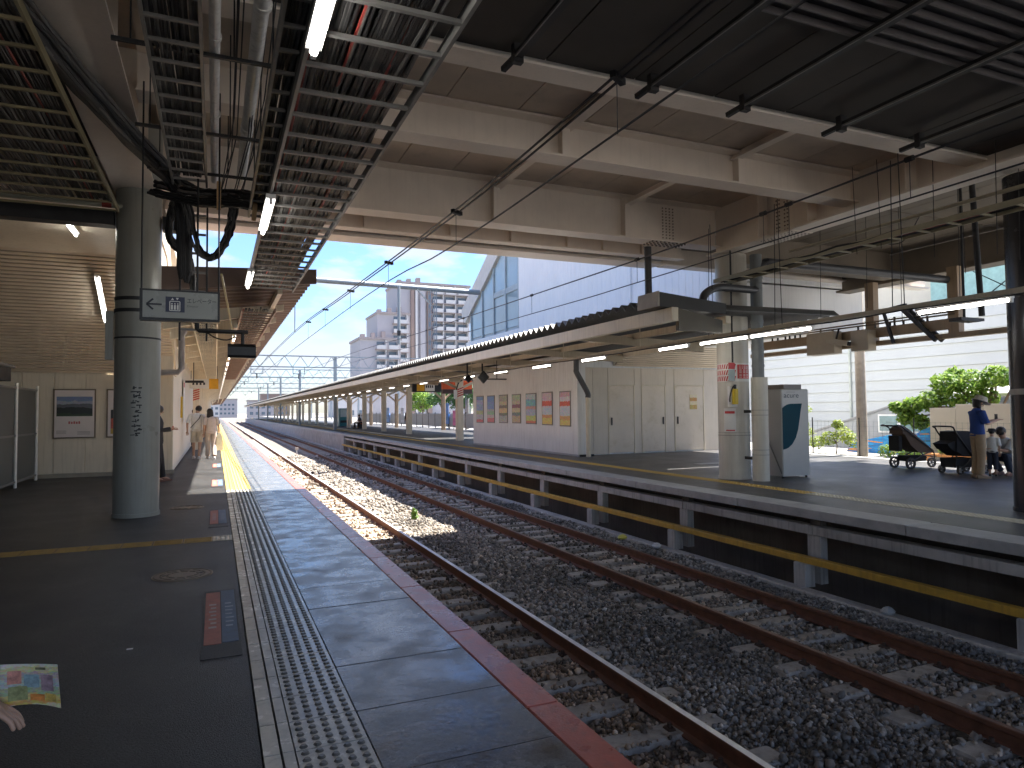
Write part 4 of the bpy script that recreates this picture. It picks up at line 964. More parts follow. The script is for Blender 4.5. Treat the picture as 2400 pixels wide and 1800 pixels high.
# ---- room with posters and doors under the far stairs
fr = thing('platform_room', 'white clad room on the far platform with posters and doors', 'building', (13, 19.2, 0))
MB().box(10.48, 19.43, 0, 16.4, 28.5, 3.28).build('core_wall', whitewall, fr)
MB().box(10.48, 18.98, 0, 10.75, 19.42, 3.28).build('corner_wall', whitewall, fr)
w0 = None
for i in range(32):
    mb = MB().bev(-.028, .004, .06, 0, .294, 3.26, .007)
    if w0 is None: w0 = piece('wall_board', mb, whitewall, fr, (10.479, 18.98+i*.2975, 0))
    else: inst(w0, (10.479, 18.98+i*.2975, 0), fr)
MB().box(10.44, 18.96, 0, 10.7, 28.5, .055).build('plinth', mat('plinth', (.45, .46, .46), .6), fr)
ivory = mat('ivory_panel', (.68, .605, .51), .5, var=.06, vs=1.4, streak=.2, dirtcol=(.36, .31, .2))
xs = [10.76, 11.25, 11.82, 12.85, 13.12, 14.10, 14.46, 15.72, 16.38]
for a_, b_ in zip(xs[:-1], xs[1:]):
    door = (b_-a_) > .8
    if door:
        MB().bev(a_+.006, 19.395, 2.28, b_-.006, 19.428, 2.84, .005).build('wall_panel', ivory, fr)
        d = MB().bev(a_+.04, 19.385, .05, b_-.04, 19.42, 2.25, .008).build('door', mat('door_ivory', (.70, .61, .50), .45, var=.09, vs=1.1, dirt=.4, dirtcol=(.42, .33, .18)), fr)
        for nm, q in (('frame', (a_, a_+.035)), ('frame', (b_-.035, b_))): MB().box(q[0], 19.375, .02, q[1], 19.43, 2.275).build('door_frame', cream, d)
        MB().box(a_+.036, 19.375, 2.255, b_-.036, 19.43, 2.275).build('door_frame', cream, d)
        hx = b_-.14 if a_ > 12.9 and a_ < 14 else a_+.1
        MB().box(hx, 19.355, .95, hx+.04, 19.384, 1.2).build('handle', dark_steel, d)
    else: MB().bev(a_+.004, 19.395, .02, b_-.004, 19.428, 2.84, .005).build('wall_panel', ivory, fr)
MB().box(15.1, 19.37, 1.45, 15.4, 19.384, 1.95).build('door_notice', printmat('print_doornotice', [(0, (.5, .35, .12)), (.3, (.7, .6, .4)), (.55, (.55, .3, .1)), (.8, (.7, .6, .42))], 2, .05, 8, .3), fr)
MB().box(10.78, 19.3, .1, 10.95, 19.39, .55).build('brown_box', mat('box_brown', (.14, .08, .06), .6), fr)
MB().box(10.5, 18.9, 0, 10.98, 18.975, .06).build('dark_skirting', dark_steel, fr)
pc = [(.10,.22,.55),(.55,.60,.72),(.62,.16,.10),(.75,.6,.15),(.2,.5,.3)]
PB = [
 [(0,(.62,.12,.14)),(.10,(.5,.5,.55)),(.30,(.45,.5,.28)),(.45,(.28,.38,.65)),(.7,(.35,.42,.68)),(.86,(.10,.25,.60))],
 [(0,(.66,.16,.2)),(.16,(.62,.50,.5)),(.28,(.3,.5,.35)),(.42,(.45,.45,.5)),(.5,(.18,.30,.62)),(.8,(.14,.30,.66))],
 [(0,(.45,.46,.44)),(.24,(.20,.22,.16)),(.34,(.68,.5,.28)),(.52,(.22,.18,.14)),(.64,(.58,.50,.34)),(.78,(.40,.42,.34))],
 [(0,(.55,.42,.26)),(.24,(.2,.25,.24)),(.36,(.66,.58,.36)),(.52,(.3,.12,.16)),(.66,(.58,.5,.4)),(.8,(.45,.55,.38))],
 [(0,(.66,.20,.12)),(.08,(.55,.62,.18)),(.26,(.45,.5,.66)),(.48,(.62,.35,.3)),(.58,(.2,.5,.58)),(.82,(.5,.6,.66))],
 [(0,(.76,.60,.16)),(.2,(.72,.35,.12)),(.30,(.62,.68,.76)),(.52,(.62,.6,.68)),(.58,(.75,.10,.06)),(.74,(.7,.55,.62))],
 [(0,(.76,.62,.18)),(.16,(.72,.42,.14)),(.28,(.64,.70,.78)),(.58,(.78,.13,.07)),(.72,(.72,.68,.74)),(.86,(.66,.4,.5))]]
PL = ['blue poster with a red foot, farthest left on the white wall', 'blue poster with pink foot, second from the left on the white wall', 'brown and beige photo poster, third from the left on the white wall',
      'beige and dark red photo poster, in the middle of the white wall', 'teal and green patterned poster, third from the right on the white wall', 'white poster with red cloud and yellow foot, second from the right', 'white poster with red cloud and orange foot, nearest the drain pipe']
for i, (yb_, ya_, z0, z1) in enumerate(((28.03,27.19,.95,2.1),(26.74,25.93,.96,2.09),(25.44,24.58,.97,2.09),(24.13,23.32,.98,2.08),(22.85,21.98,.97,2.08),(21.5,20.7,.95,2.09),(20.17,19.41,.93,2.08))):
    t = thing('poster', PL[i], 'poster', (10.44, (ya_+yb_)/2, z0), 0, 'posters on the white far platform room')
    MB().box(10.428, ya_, z0, 10.45, yb_, z1).build('frame', galv, t)
    MB().box(10.424, ya_+.035, z0+.035, 10.4275, yb_-.035, z1-.035).build('sheet', printmat('print_poster_%d' % i, PB[i], 2, .05, 7, .35), t)
pipe('cream drain pipe with dark upper bend at the corner of the white room', [(10.68, 18.72, 0), (10.68, 18.72, 1.86)], .075, cream, collars=[((10.68, 18.72, 1.0), (0, 0, 1))])
t = thing('drain_elbow', 'dark slanting pipe joining the cream drain pipe at the white room', 'pipe', (10.6, 18.7, 1.9)); MB().path(smoothpts([(10.3, 18.75, 3.2), (10.3, 18.75, 2.75), (10.32, 18.74, 2.6), (10.66, 18.72, 2.02), (10.68, 18.72, 1.84)], 5), .085, 14).build('run', MATS['pipe_dark'], t, True)
# sloping ribbed soffit behind the far column
sf = thing('stair_soffit', 'beige ribbed soffit sloping above the doors of the far room', 'soffit', (13.6, 17.5, 3.8))
za, zb, ya, yb = 2.86, 4.75, 19.4, 16.1; n = 32; w0 = None; sl_ = math.hypot(za-zb, ya-yb); an = math.atan2(zb-za, ya-yb)
MB().bar((14.19, ya, za+.07), (14.19, yb, zb+.07), 4.2, .02).build('backing', MATS['soffit_gap'], sf)
for i in range(n):
    f = (i+.5)/n; mb = MB().box(-2.1, -sl_/n*.33, -.012, 2.1, sl_/n*.33, .012)
    if w0 is None: w0 = piece('soffit_slat', mb, beigerib, sf, (14.19, ya+(yb-ya)*f, za+(zb-za)*f+.035)); w0.rotation_euler = (-an, 0, 0)
    else: inst(w0, (14.19, ya+(yb-ya)*f, za+(zb-za)*f+.035), sf)
MB().box(12.05, 13.95, 4.76, 16.3, 16.1, 4.8).build('flat_panel', creamwall, sf)
MB().prism([(13.62, 4.81), (16.1, 4.81), (19.4, 2.9), (19.4, 3.1), (16.3, 4.9), (13.95, 4.9)], 'x', 12.033, 12.048).build('side_plate', creamwall, sf)
MB().prism([(13.62, 4.81), (16.1, 4.81), (19.4, 2.9), (19.4, 3.5), (16.4, 5.3), (13.62, 5.3)], 'x', 16.31, 16.36).build('side_plate', creamwall, sf)

# ---- upper stair building
ub = thing('stair_building', 'tall white clad stair building with sloping roof and glazed end', 'building', (14, 24, 3.4))
w0 = None
for i in range(43):
    y = 13.95+i*.3; 
    mb = MB().bev(-.03, .003, 3.5, 0, .297, 9.6, .006)
    if w0 is None: w0 = piece('wall_board', mb, bluewhite, ub, (12.0, y, 0))
    else: inst(w0, (12.0, y, 0), ub)
MB().box(12.002, 13.95, 3.5, 17, 26.85, 9.6).build('core', bluewhite, ub)
MB().box(11.9, 18.1, 3.5, 11.965, 18.3, 9.6).build('pilaster', whitewall, ub)
sl = lambda y: 8.95+(30.3-y)*.565
MB().prism([(26.86, sl(26.86)), (34.1, sl(34.1)), (34.1, sl(34.1)-.35), (33.6, sl(33.6)-1.05), (26.86, sl(26.86)-1.05)], 'x', 11.9, 17).build('roof_band', mat('roof_band', (.60, .585, .55), .6, var=.1, vs=1.5, streak=.3), ub)
MB().prism([(26.86, 5.0), (26.86, sl(26.86)-1.04), (33.3, sl(33.3)-1.04), (33.3, 5.0)], 'x', 12.08, 12.1).build('pane_backing', mat('stair_interior', (.52, .58, .60), .7, var=.15, vs=.4), ub)
yb_ = [26.9, 28.35, 29.8, 31.3, 32.9]
for a_, b_ in zip(yb_[:-1], yb_[1:]):
    MB().prism([(a_+.06, 5.15), (a_+.06, sl(a_)-1.1), (b_-.06, sl(b_)-1.1), (b_-.06, 5.15)], 'x', 12.03, 12.05).build('pane', glassm, ub)
for y in yb_: MB().box(11.97, y-.05, 5.0, 12.06, y+.05, sl(y)-1.05).build('mullion', mat('mullion', (.34, .40, .42), .4), ub)
MB().box(11.98, 26.9, 6.72, 12.065, 29.75, 6.98).build('belt', MATS['mullion'], ub)
MB().box(11.96, 26.86, 3.4, 12.3, 33.6, 5.0).build('base_wall', whitewall, ub); MB().box(12.3, 33.2, 3.4, 17, 33.6, 6.0).build('end_wall', whitewall, ub)

# ---- fittings under the far canopy
def horn(label, x, y, z, s):
    t = thing('horn_speaker', label, 'speaker', (x, y, z))
    MB().loft([[(x+s*a, y+dy, z+s*b) for a, b in ((-1,0),(0,-1.1),(1,0),(0,1.1))] for dy in (-.16, -.05)]).build('mouth', blackm, t)
    MB().loft([[(x+s*k*a, y+dy, z+s*k*b) for a, b in ((-1,0),(0,-1),(1,0),(0,1))] for dy, k in ((-.05, .9), (.2, .25))]).build('throat', blackm, t)
    MB().tube((x, y, z+s), (x, y, 3.25), .03, 8).build('bracket', dark_steel, t)
horn('larger black horn speaker in front of the white room', 8.45, 22.1, 2.62, .2); horn('smaller dark horn speaker left of the larger one', 8.15, 22.8, 2.6, .13)
t = thing('hanging_bar_sign', 'thin dark hanging bar in front of the white room', 'sign', (8.5, 20.7, 2.48)); MB().box(8.1, 20.66, 2.47, 8.75, 20.74, 2.51).build('bar', dark_steel, t); MB().tube((8.42, 20.7, 2.5), (8.42, 20.7, 3.1), .012, 6).build('stem', dark_steel, t)
t = thing('departure_board', 'black hanging board with yellow and white fields on the far platform', 'sign', (11, 38, 2.6))
MB().box(10.25, 37.9, 2.56, 12.6, 38.1, 3.17).build('housing', blackm, t); MB().box(10.5, 37.89, 2.62, 10.95, 37.899, 3.13).build('yellow_field', MATS['board_yellow'], t); MB().box(10.98, 37.89, 2.62, 11.55, 37.899, 3.13).build('white_field', signwhite, t)
b = MB()
for i in range(4): b.box(11.03+.12*i, 37.885, 2.8, 11.11+.12*i, 37.889, 2.95)
b.build('characters', sgb, t)
for x in (10.4, 12.4): MB().tube((x, 38, 3.17), (x, 38, 3.4), .02, 6).build('hanger', dark_steel, t)
t = thing('destination_board', 'orange topped dark board hanging behind the first striped post', 'sign', (11.9, 34.6, 2.4))
MB().box(10.95, 34.5, 2.62, 12.6, 34.7, 3.08).build('orange_field', mat('board_orange', (.72, .10, .012), .4), t); MB().box(10.95, 34.5, 2.38, 12.6, 34.7, 2.615).build('dark_field', mat('board_dark', (.06, .03, .03), .4), t)
for x in (11.2, 12.4): MB().tube((x, 34.6, 3.08), (x, 34.6, 3.36), .02, 6).build('hanger', dark_steel, t)
pl_ = ['nearest, with red and white stripes near its top', 'second from the white room', 'third from the white room']
for i, (x, y) in enumerate(((11.12, 32.3), (11.4, 43), (11.4, 50.2))+tuple((11.42, 57.5+7.3*j) for j in range(14))):
    t = thing('canopy_post', 'cream canopy post on the far platform, %s' % pl_[i] if i < 3 else 'cream canopy post in the receding row on the far platform', 'post', (x, y, 0), 0, 'posts under the far canopy')
    MB().bev(x-.16, y-.16, 0, x+.16, y+.16, 3.0, .02).build('shaft', cream, t)
    for s_ in (-1, 1): MB().bar((x, y, 2.55), (x+s_*1.1, y, 3.05), .08, .12).build('brace', MATS['cream_shade_arm'], t)
    if i == 0:
        b = MB()
        for k in range(4): b.add([(x-.16, y-.163, 2.15+k*.11), (x+.16, y-.163, 2.27+k*.11), (x+.16, y-.163, 2.33+k*.11), (x-.16, y-.163, 2.21+k*.11)], [(0,1,2,3)])
        b.build('stripes', signred, t); MB().box(x-.35, y-.2, 2.05, x-.19, y-.17, 2.5).build('notice', signwhite, t)
        MB().path(smoothpts([(x+.1, y-.2, 3.0), (x-.1, y-.2, 2.85), (x-.22, y-.2, 2.5)], 5), .03, 8).build('cable', dark_steel, t)
for i, (x, y) in enumerate(((16.3, 51.2), (15.3, 62.2), (15.4, 74), (15.4, 86))):
    t = thing('canopy_post', 'tan canopy post in the back row of the far platform, %s' % ('nearest', 'second', 'third', 'farthest')[i], 'post', (x, y, 0), 0, 'back posts under the far canopy')
    MB().bev(x-.14, y-.14, 0, x+.14, y+.14, 3.1, .02).build('shaft', mat('post_tan', (.55, .40, .26), .5), t)
    for s_ in (-1, 1): MB().bar((x, y, 2.3), (x+s_*.9, y, 3.1), .08, .12).build('brace', MATS['post_tan'], t)
for i, y in enumerate((60.5, 61.3, 62.1)):
    t = thing('bench_seat', '%s orange plastic seat of three on the far platform' % ('nearest', 'middle', 'farthest')[i], 'seat', (11.9, y, 0), 0, 'orange platform seats')
    o_ = mat('seat_orange', (.75, .16, .015), .4)
    MB().bev(11.65, y-.32, .40, 12.1, y+.32, .46, .02).build('seat', o_, t); MB().bev(12.06, y-.32, .46, 12.14, y+.32, .86, .02).build('backrest', o_, t); MB().box(11.8, y-.04, 0, 11.95, y+.04, .4).build('leg', dark_steel, t)
t = thing('vending_machine', 'teal vending machine far along the far platform', 'vending machine', (12.3, 73, 0))
MB().bev(11.8, 72.4, 0, 12.8, 73.3, 1.85, .03).build('cabinet', mat('vend_teal', (.02, .17, .19), .4), t); MB().box(11.9, 72.385, .95, 12.7, 72.399, 1.75).build('display', glassm, t); MB().box(11.9, 72.385, .35, 12.7, 72.399, .6).build('hatch', blackm, t)
# equipment beam and cabinets along the back of the far platform, under the deck
eb = thing('equipment_beam', 'brown beam with conduits and cabinets along the back of the far platform', 'beam', (15, 11, 3))
tan = mat('tan_steel', (.36, .26, .165), .55, var=.12, vs=2, streak=.25)
MB().box(14.92, 2, 2.98, 15.12, 16.2, 3.09).build('lower_beam', tan, eb); MB().box(14.95, 9.9, 3.18, 15.05, 16.2, 3.42).build('upper_beam', tan, eb)
for y in (16.0, 12.05, 9.95): MB().box(14.93, y-.12, 3.0, 15.11, y+.12, 4.56).build('post', tan, eb)
for y0, y1, z0, z1 in ((12.85, 13.75, 2.86, 3.44), (11.85, 12.35, 2.86, 3.36)): MB().bev(14.6, y0, z0, 14.9, y1, z1, .015).build('cabinet', mat('cabinet_tan', (.48, .40, .29), .5, var=.08), eb)
rr = random.Random(4)
for i in range(14): y = rr.uniform(10.2, 15.8); MB().tube((14.97, y, 3.42), (14.97, y, 3.42+rr.uniform(.06, .22)), .025, 8).build('bracket', dark_steel, eb)
for z in (3.5, 3.56): MB().tube((14.9, 9.9, z), (14.9, 16, z+.02), .02, 8).build('conduit', mat('conduit_brown', (.2, .15, .1), .5), eb)
t = thing('security_camera', 'beige box camera pointing right below the equipment beam', 'camera', (14.5, 12.5, 3.1))
MB().bar((14.25, 12.75, 3.16), (14.45, 12.3, 3.05), .13, .13).build('housing', MATS['cabinet_tan'], t); MB().bar((14.45, 12.3, 3.05), (14.47, 12.25, 3.04), .1, .1).build('lens', blackm, t); MB().tube((14.35, 12.55, 3.2), (14.5, 12.6, 3.45), .025, 8).build('arm', blackm, t)
t = thing('dark_lattice', 'dark steel lattice brace slanting down at the equipment beam', 'brace', (14.8, 10.7, 3.3))
for dx in (0, .22):
    MB().bar((14.85+dx, 11.15, 3.82), (14.85+dx, 10.3, 2.95), .07, .09).build('stringer', dark_steel, t)
for k in range(5): f = (k+.5)/5; MB().bar((14.85, 11.15-.85*f, 3.82-.87*f), (15.07, 11.15-.85*f, 3.82-.87*f), .05, .05).build('tread', dark_steel, t)
MB().bar((14.85, 11.6, 3.78), (14.85, 11.0, 3.84), .08, .1).build('head', dark_steel, t)
MB().bar((14.85, 11.6, 3.78), (14.85, 11.35, 2.98), .06, .06).build('strut', dark_steel, t)
t = thing('cross_brace', 'thin crossed rods in the opening at the upper right', 'brace', (15.9, 9.5, 4.2))
MB().tube((15.9, 10.1, 4.55), (15.9, 8.9, 3.75), .012, 6).build('rod', dark_steel, t); MB().tube((15.9, 8.9, 4.55), (15.9, 10.1, 3.75), .012, 6).build('rod', dark_steel, t)

# ================================================================== overhead line, gantries
wirem = mat('wire', (.06, .06, .065), .5, metal=.4)
def wire(label, pts, r, cat='wire'):
    return tag(MB().path(smoothpts(pts, 6), r, 6).build('overhead_wire', wirem), label, cat, 'overhead wires')
wA = [(2.9, -8, 4.3), (2.9, 3.7, 4.13), (2.9, 8.7, 4.13), (2.9, 17.5, 4.39), (2.9, 29.2, 4.75), (3.0, 57, 5.0), (3.0, 110, 5.2), (3.0, 200, 5.4)]
wire('thick upper pair wire over the near track, left strand', wA, .013); wire('thick upper pair wire over the near track, right strand', [(p[0]+.075, p[1], p[2]+.004) for p in wA], .013)
wB = [(2.9, -8, 3.7), (2.9, 3.7, 3.66), (2.9, 8.8, 3.68), (2.9, 17.5, 3.95), (3.0, 57, 4.2), (3.0, 200, 4.4)]
wire('single contact wire hanging below the wire pair over the near track', wB, .010)
wC = [(6.05, -8, 3.95), (6.05, 4, 3.83), (6.05, 8, 3.80), (6.05, 13, 3.87), (6.05, 21, 4.0), (6.2, 57, 4.6), (6.2, 200, 5.0)]
wD = [(6.05, -8, 3.47), (6.05, 8, 3.45), (6.05, 16, 3.52), (6.2, 57, 4.1), (6.2, 200, 4.4)]
wire('upper wire over the far track', wC, .011); wire('contact wire over the far track', wD, .008)
t = thing('wire_droppers', 'thin droppers and clamps tying the overhead wires together', 'wire fittings', (3, 9, 3.7), 0, 'overhead wires')
def lerpz(P, y):
    for a, b_ in zip(P[:-1], P[1:]):
        if a[1] <= y <= b_[1]: return a[2]+(b_[2]-a[2])*(y-a[1])/(b_[1]-a[1])
for y in (4.6, 8.6, 12.5, 16.4, 20.5, 24.5):
    MB().tube((2.93, y, lerpz(wA, y)), (2.93, y, lerpz(wB, y)), .004, 5).build('dropper', wirem, t); MB().bar((2.86, y-.05, lerpz(wA, y)-.01), (3.02, y+.05, lerpz(wA, y)-.01), .05, .05).build('clamp', blackm, t)
for y in (4.4, 5.9, 6.3, 9.0, 12.9, 17.2):
    MB().tube((6.05, y, lerpz(wC, y)), (6.05, y, lerpz(wD, y)), .004, 5).build('dropper', wirem, t); MB().tube((6.05, y-.04, lerpz(wC, y)), (6.05, y+.04, lerpz(wC, y)), .028, 8).build('clamp', blackm, t)
steelblue = mat('gantry_steel', (.27, .31, .33), .5, metal=.3, var=.1)
t = thing('tube_gantry', 'thick grey tube gantry spanning the tracks before the tower block', 'gantry', (4, 29.3, 0))
MB().tube((-2.5, 28.6, 6.95), (11.3, 29.9, 7.0), .12, 16).build('tube', steelblue, t, True)
MB().tube((7.35, 29.4, 6.95), (7.35, 29.4, 4.4), .07, 10).build('drop_arm', steelblue, t, True); MB().tube((7.35, 29.4, 5.0), (7.35, 29.4, 4.55), .09, 10, .05).build('insulator', wirem, t, True)
for dx in (-.14, .14):
    for dy in (-.14, .14): MB().bar((8.95+dx, 29.6+dy, 3.5), (8.95+dx, 29.6+dy, 7.0), .035, .035, (1, 0, 0)).build('mast_leg', steelblue, t)
for k in range(14): MB().bar((8.81, 29.46, 3.5+.25*k), (9.09, 29.46, 3.75+.25*k) if k % 2 else (9.09, 29.46, 3.62+.25*k), .02, .02, (0, 1, 0)).build('lacing', steelblue, t)
MB().bar((8.2, 29.5, 6.9), (8.9, 29.6, 6.2), .05, .05).build('knee', steelblue, t)
MB().box(-2.6, 28.5, -.03, -2.4, 28.7, 7.0).build('mast', steelblue, t)
MB().tube((2.95, 29.1, 6.85), (2.95, 29.1, 4.75), .02, 6).build('drop_rod', steelblue, t)
def truss(y, zt, zb, label, fine=True):
    t = thing('truss_gantry', label, 'gantry', (6, y, 0), 0, 'truss gantries over the tracks')
    b = MB()
    for z in (zt, zb): b.bar((-4, y, z), (21, y, z), .09, .09)
    b.build('chord', steelblue, t); b = MB(); x = -3.6; k = 0
    while x < 20.5: b.bar((x, y, zb if k % 2 else zt), (x+.62, y, zt if k % 2 else zb), .045, .045); x += .62; k += 1
    tag(b.build('lacing', steelblue, t), kind='stuff')
    for x in (-4, 9.1, 20.9): MB().box(x-.12, y-.12, -1.9, x+.12, y+.12, zt).build('mast', steelblue, t)
    for x in (3., 6.2):
        for dx in (-.45, .45): MB().bar((x+dx, y, zb), (x+dx, y, zb-.55), .06, .06, (1, 0, 0)).build('hanger', steelblue, t)
        MB().bar((x-.45, y, zb-.55), (x+.45, y, zb-.55), .06, .06).build('hanger_bar', steelblue, t)
        MB().tube((x, y, zb-.55), (x, y, zb-.95), .05, 8).build('insulator', wirem, t)
for y, zt, l_ in ((58, 6.05, 'nearest'), (84, 6.5, 'second'), (110, 6.8, 'third'), (138, 7, 'fourth'), (168, 7.2, 'fifth')):
    truss(y, zt, zt-.9, 'steel truss gantry over the tracks, %s from the camera' % l_)

# ================================================================== tower block and other far buildings
apw = mat('apartment_white', (.52, .515, .51), .6, var=.05, vs=.2, bump=0); apb = mat('apartment_brown', (.24, .18, .155), .6, var=.08, vs=.2, bump=0); apg = mat('apartment_glass', (.12, .16, .20), .2, var=.2, vs=.3, bump=0)
apd = mat('apartment_slab', (.30, .26, .25), .6, bump=0); apt = mat('apartment_tile', (.36, .35, .37), .6, var=.06, vs=.3, bump=0)
ap = thing('apartment_tower', 'white and brown stepped apartment tower with balconies beyond the tracks', 'building', (58, 215, -2))
YA = 210.
def block(x0, x1, ztop, side, bays, wallm, YA):
    for q in range(3): MB().box(x0+1+q*3.1, YA+4, ztop+.7, x0+2.2+q*3.1, YA+6, ztop+2.+.5*q).build('roof_plant', apd, ap)
    MB().box(x0, YA, -2, x1, YA+16, ztop).build('wall', wallm, ap)
    MB().box(x0-.3, YA-.5, ztop, x1+.3, YA+16.2, ztop+.7).build('roof_parapet', apd, ap)
    fl = 2.9; z = ztop-fl
    for k in range(9):
        if z < 6: break
        MB().box(x0+side, YA-1.5, z-.14, x1-.3, YA-.01, z+.12).build('balcony_slab', apd, ap)
        w = (x1-.3-x0-side)/bays
        for j in range(bays):
            xa = x0+side+j*w
            MB().box(xa+.15, YA-1.5, z+.13, xa+w-.9, YA-1.38, z+1.25).build('balcony_parapet', apw, ap)
            win = MB().box(xa+.4, YA-.06, z+.3, xa+w-1.0, YA-.012, z+2.3).build('window', apg, ap)
            MB().box(xa+w-.85, YA-1.45, z+.13, xa+w-.65, YA-.012, z+2.7).build('divider', apw, ap)
        z -= fl
block(38.5, 50.5, 22.6, 4.4, 2, apt, 200.); block(44.6, 54.5, 31.0, 4.6, 1, apt, 205.); block(52.2, 76, 41.6, 11.0, 3, apt, 210.)
for x0, x1, m_ in ((56.2, 57.3, apb), (57.6, 58.3, apw), (59.2, 60.8, apt), (61.5, 63, apb)): MB().box(x0, YA-.9, -2, x1, YA-.02, 41.3 if m_ is apw else 40).build('pilaster', m_, ap)
k_ = None
for k in range(11):
    mb = MB().box(0, -.95, 0, .9, -.92, 1.4)
    if k_ is None: k_ = piece('stair_window', mb, apg, ap, (61.8, YA, 8+k*2.9))
    else: inst(k_, (61.8, YA, 8+k*2.9), ap)
bl = [(-40, 2, 420, 7, apw), (14, 26, 345, 7, apt), (24, 40, 420, 12, apb), (-60, -18, 330, 9, apt), (30, 38, 190, 6, apw), (2, 14, 520, 11, apt)]
bn = ['low white block far ahead at the end of the tracks', 'pale low block right of the vanishing tracks', 'brownish mid-rise block far ahead behind the low ones', 'grey block far off to the left of the tracks', 'small white house below the apartment tower', 'distant pale mid-rise straight down the tracks']
for (x0, x1, y, z, m_), l_ in zip(bl, bn):
    t = thing('far_building', l_, 'building', ((x0+x1)/2, y, -2), 0, 'far buildings'); MB().box(x0, y, -2, x1, y+14, z).build('wall', m_, t); MB().box(x0-.3, y-.3, z, x1+.3, y+14.3, z+.5).build('roof', apd, t)
    w0 = None
    for i in range(int((x1-x0)/2.6)):
        for j in range(int((z-1)/3)):
            mb = MB().box(0, -.06, 0, 1.5, -.01, 1.4)
            if w0 is None: w0 = piece('window', mb, apg, t, (x0+.8+i*2.6, y, .5+j*3))
            else: inst(w0, (x0+.8+i*2.6, y, .5+j*3), t)

# ================================================================== yard behind the far platform
siding = mat('white_siding', (.58, .595, .57), .5, var=.04, vs=.6, bump=.03, streak=.15, dirtcol=(.5, .5, .48))
sd = thing('siding_building', 'large white building with horizontal siding behind the far platform', 'building', (28, 20, 0))
MB().box(26.03, 6, -.05, 34, 42, 5.6).build('core', siding, sd); w0 = None
for i in range(13):
    mb = MB().add([(0, -18, 0), (0, 18, 0), (-.07, 18, .0), (-.07, -18, .0), (0, -18, .43), (0, 18, .43), (-.02, 18, .43), (-.02, -18, .43)], [(0,1,2,3),(7,6,5,4),(0,4,5,1),(1,5,6,2),(2,6,7,3),(3,7,4,0)])
    if w0 is None: w0 = piece('siding_board', mb, siding, sd, (26.03, 24, -.02+i*.435))
    else: inst(w0, (26.03, 24, -.02+i*.435), sd)
for y in (27.6, 22.0): MB().tube((25.92, y, 0), (25.92, y, 5.6), .05, 10).build('downpipe', mat('pipe_celadon', (.55, .58, .50), .5), sd)
t = thing('teal_building', 'teal and cream building glimpsed above the siding at upper right', 'building', (36, 16, 0))
MB().box(34.5, 4, -.05, 44, 30, 11.5).build('wall', mat('cream_render', (.62, .55, .43), .6, var=.05), t); MB().box(34.3, 15.5, 6.8, 34.49, 24, 9.2).build('teal_panel', mat('teal_panel', (.30, .46, .41), .5), t); MB().box(34.3, 8, 7.2, 34.49, 14.2, 8.8).build('window', glassm, t)
gw = thing('ramp_wall', 'grey ramp wall with a slanting top and a sliding window', 'wall', (22.2, 18, 0))
MB().prism([(28, -.05), (28, .05), (25, .12), (20.5, .5), (15.9, 1.80), (12, 2.9), (12, -.05)], 'x', 22.0, 22.3).build('wall', mat('ramp_grey', (.32, .33, .34), .7, var=.08), gw)
MB().bar((21.98, 20.5, .5), (21.98, 12, 2.9), .06, .06).build('coping', mat('coping_grey', (.25, .25, .25), .6), gw)
MB().box(21.96, 15.85, .55, 21.995, 17.5, 1.2).build('window_frame', signwhite, gw)
for y0 in (15.92, 16.75): MB().box(21.94, y0, .61, 21.958, y0+.68, 1.14).build('pane', mat('pane_green', (.16, .25, .25), .12, var=.2), gw)
ml_ = thing('mural_wall', 'low wall painted with blue waves and an orange streak', 'wall', (20, 15, 0))
mm = bpy.data.materials.new('mural'); mm.use_nodes = True; N = mm.node_tree.nodes; K = mm.node_tree.links.new
tcn = N.new('ShaderNodeTexCoord'); mpn = N.new('ShaderNodeMapping'); mpn.inputs['Scale'].default_value = (1, 1.2, 2.2); mpn.inputs['Rotation'].default_value = (.5, 0, 0); K(tcn.outputs['Generated'], mpn.inputs[0])
nn = N.new('ShaderNodeTexNoise'); nn.inputs['Scale'].default_value = 2.6; nn.inputs['Detail'].default_value = 3; nn.inputs['Distortion'].default_value = 1.2; K(mpn.outputs[0], nn.inputs['Vector'])
cr_ = N.new('ShaderNodeValToRGB'); cr_.color_ramp.interpolation = 'CONSTANT'; e = cr_.color_ramp.elements
e[0].position = 0; e[0].color = (.02, .12, .12, 1); e[1].position = .40; e[1].color = (.02, .22, .62, 1)
for p, c in ((.50, (.03, .36, .75, 1)), (.55, (.02, .18, .6, 1)), (.585, (.75, .28, .02, 1)), (.63, (.65, .45, .08, 1)), (.66, (.05, .4, .35, 1))): x_ = e.new(p); x_.color = c
K(nn.outputs[0], cr_.inputs[0]); K(cr_.outputs[0], N['Principled BSDF'].inputs['Base Color']); N['Principled BSDF'].inputs['Roughness'].default_value = .6
MB().prism([(17.2, -.05), (17.0, .25), (15.6, .55), (14.6, .62), (14.0, 1.1), (12.6, 1.15), (12.6, -.05)], 'x', 20.0, 20.15).build('painted_wall', mm, ml_)
t = thing('site_hoarding', 'pale beige panel hoarding behind the woman in blue', 'hoarding', (19, 10, 0))
for i in range(9): MB().bev(19.0, 13.45-.76*(i+1)+.004, -.05, 19.05, 13.45-.76*i-.004, 1.52-(.1 if i == 0 else 0), .006).build('hoarding_panel', mat('hoarding_beige', (.62, .56, .48), .55, var=.04), t)
t = thing('white_awning', 'white arched awning roof above the beige hoarding', 'awning', (21, 12, 1.7))
MB().loft([[(20.6, y, z), (21.2, y, z+.28), (22, y, z+.3), (22.4, y, z+.05), (22.4, y, z-.12), (20.6, y, z-.08)] for y, z in ((13.9, 1.86), (13.3, 1.84), (11, 1.82), (8, 1.8))]).build('cover', mat('awning_white', (.70, .68, .63), .5, var=.08), t)
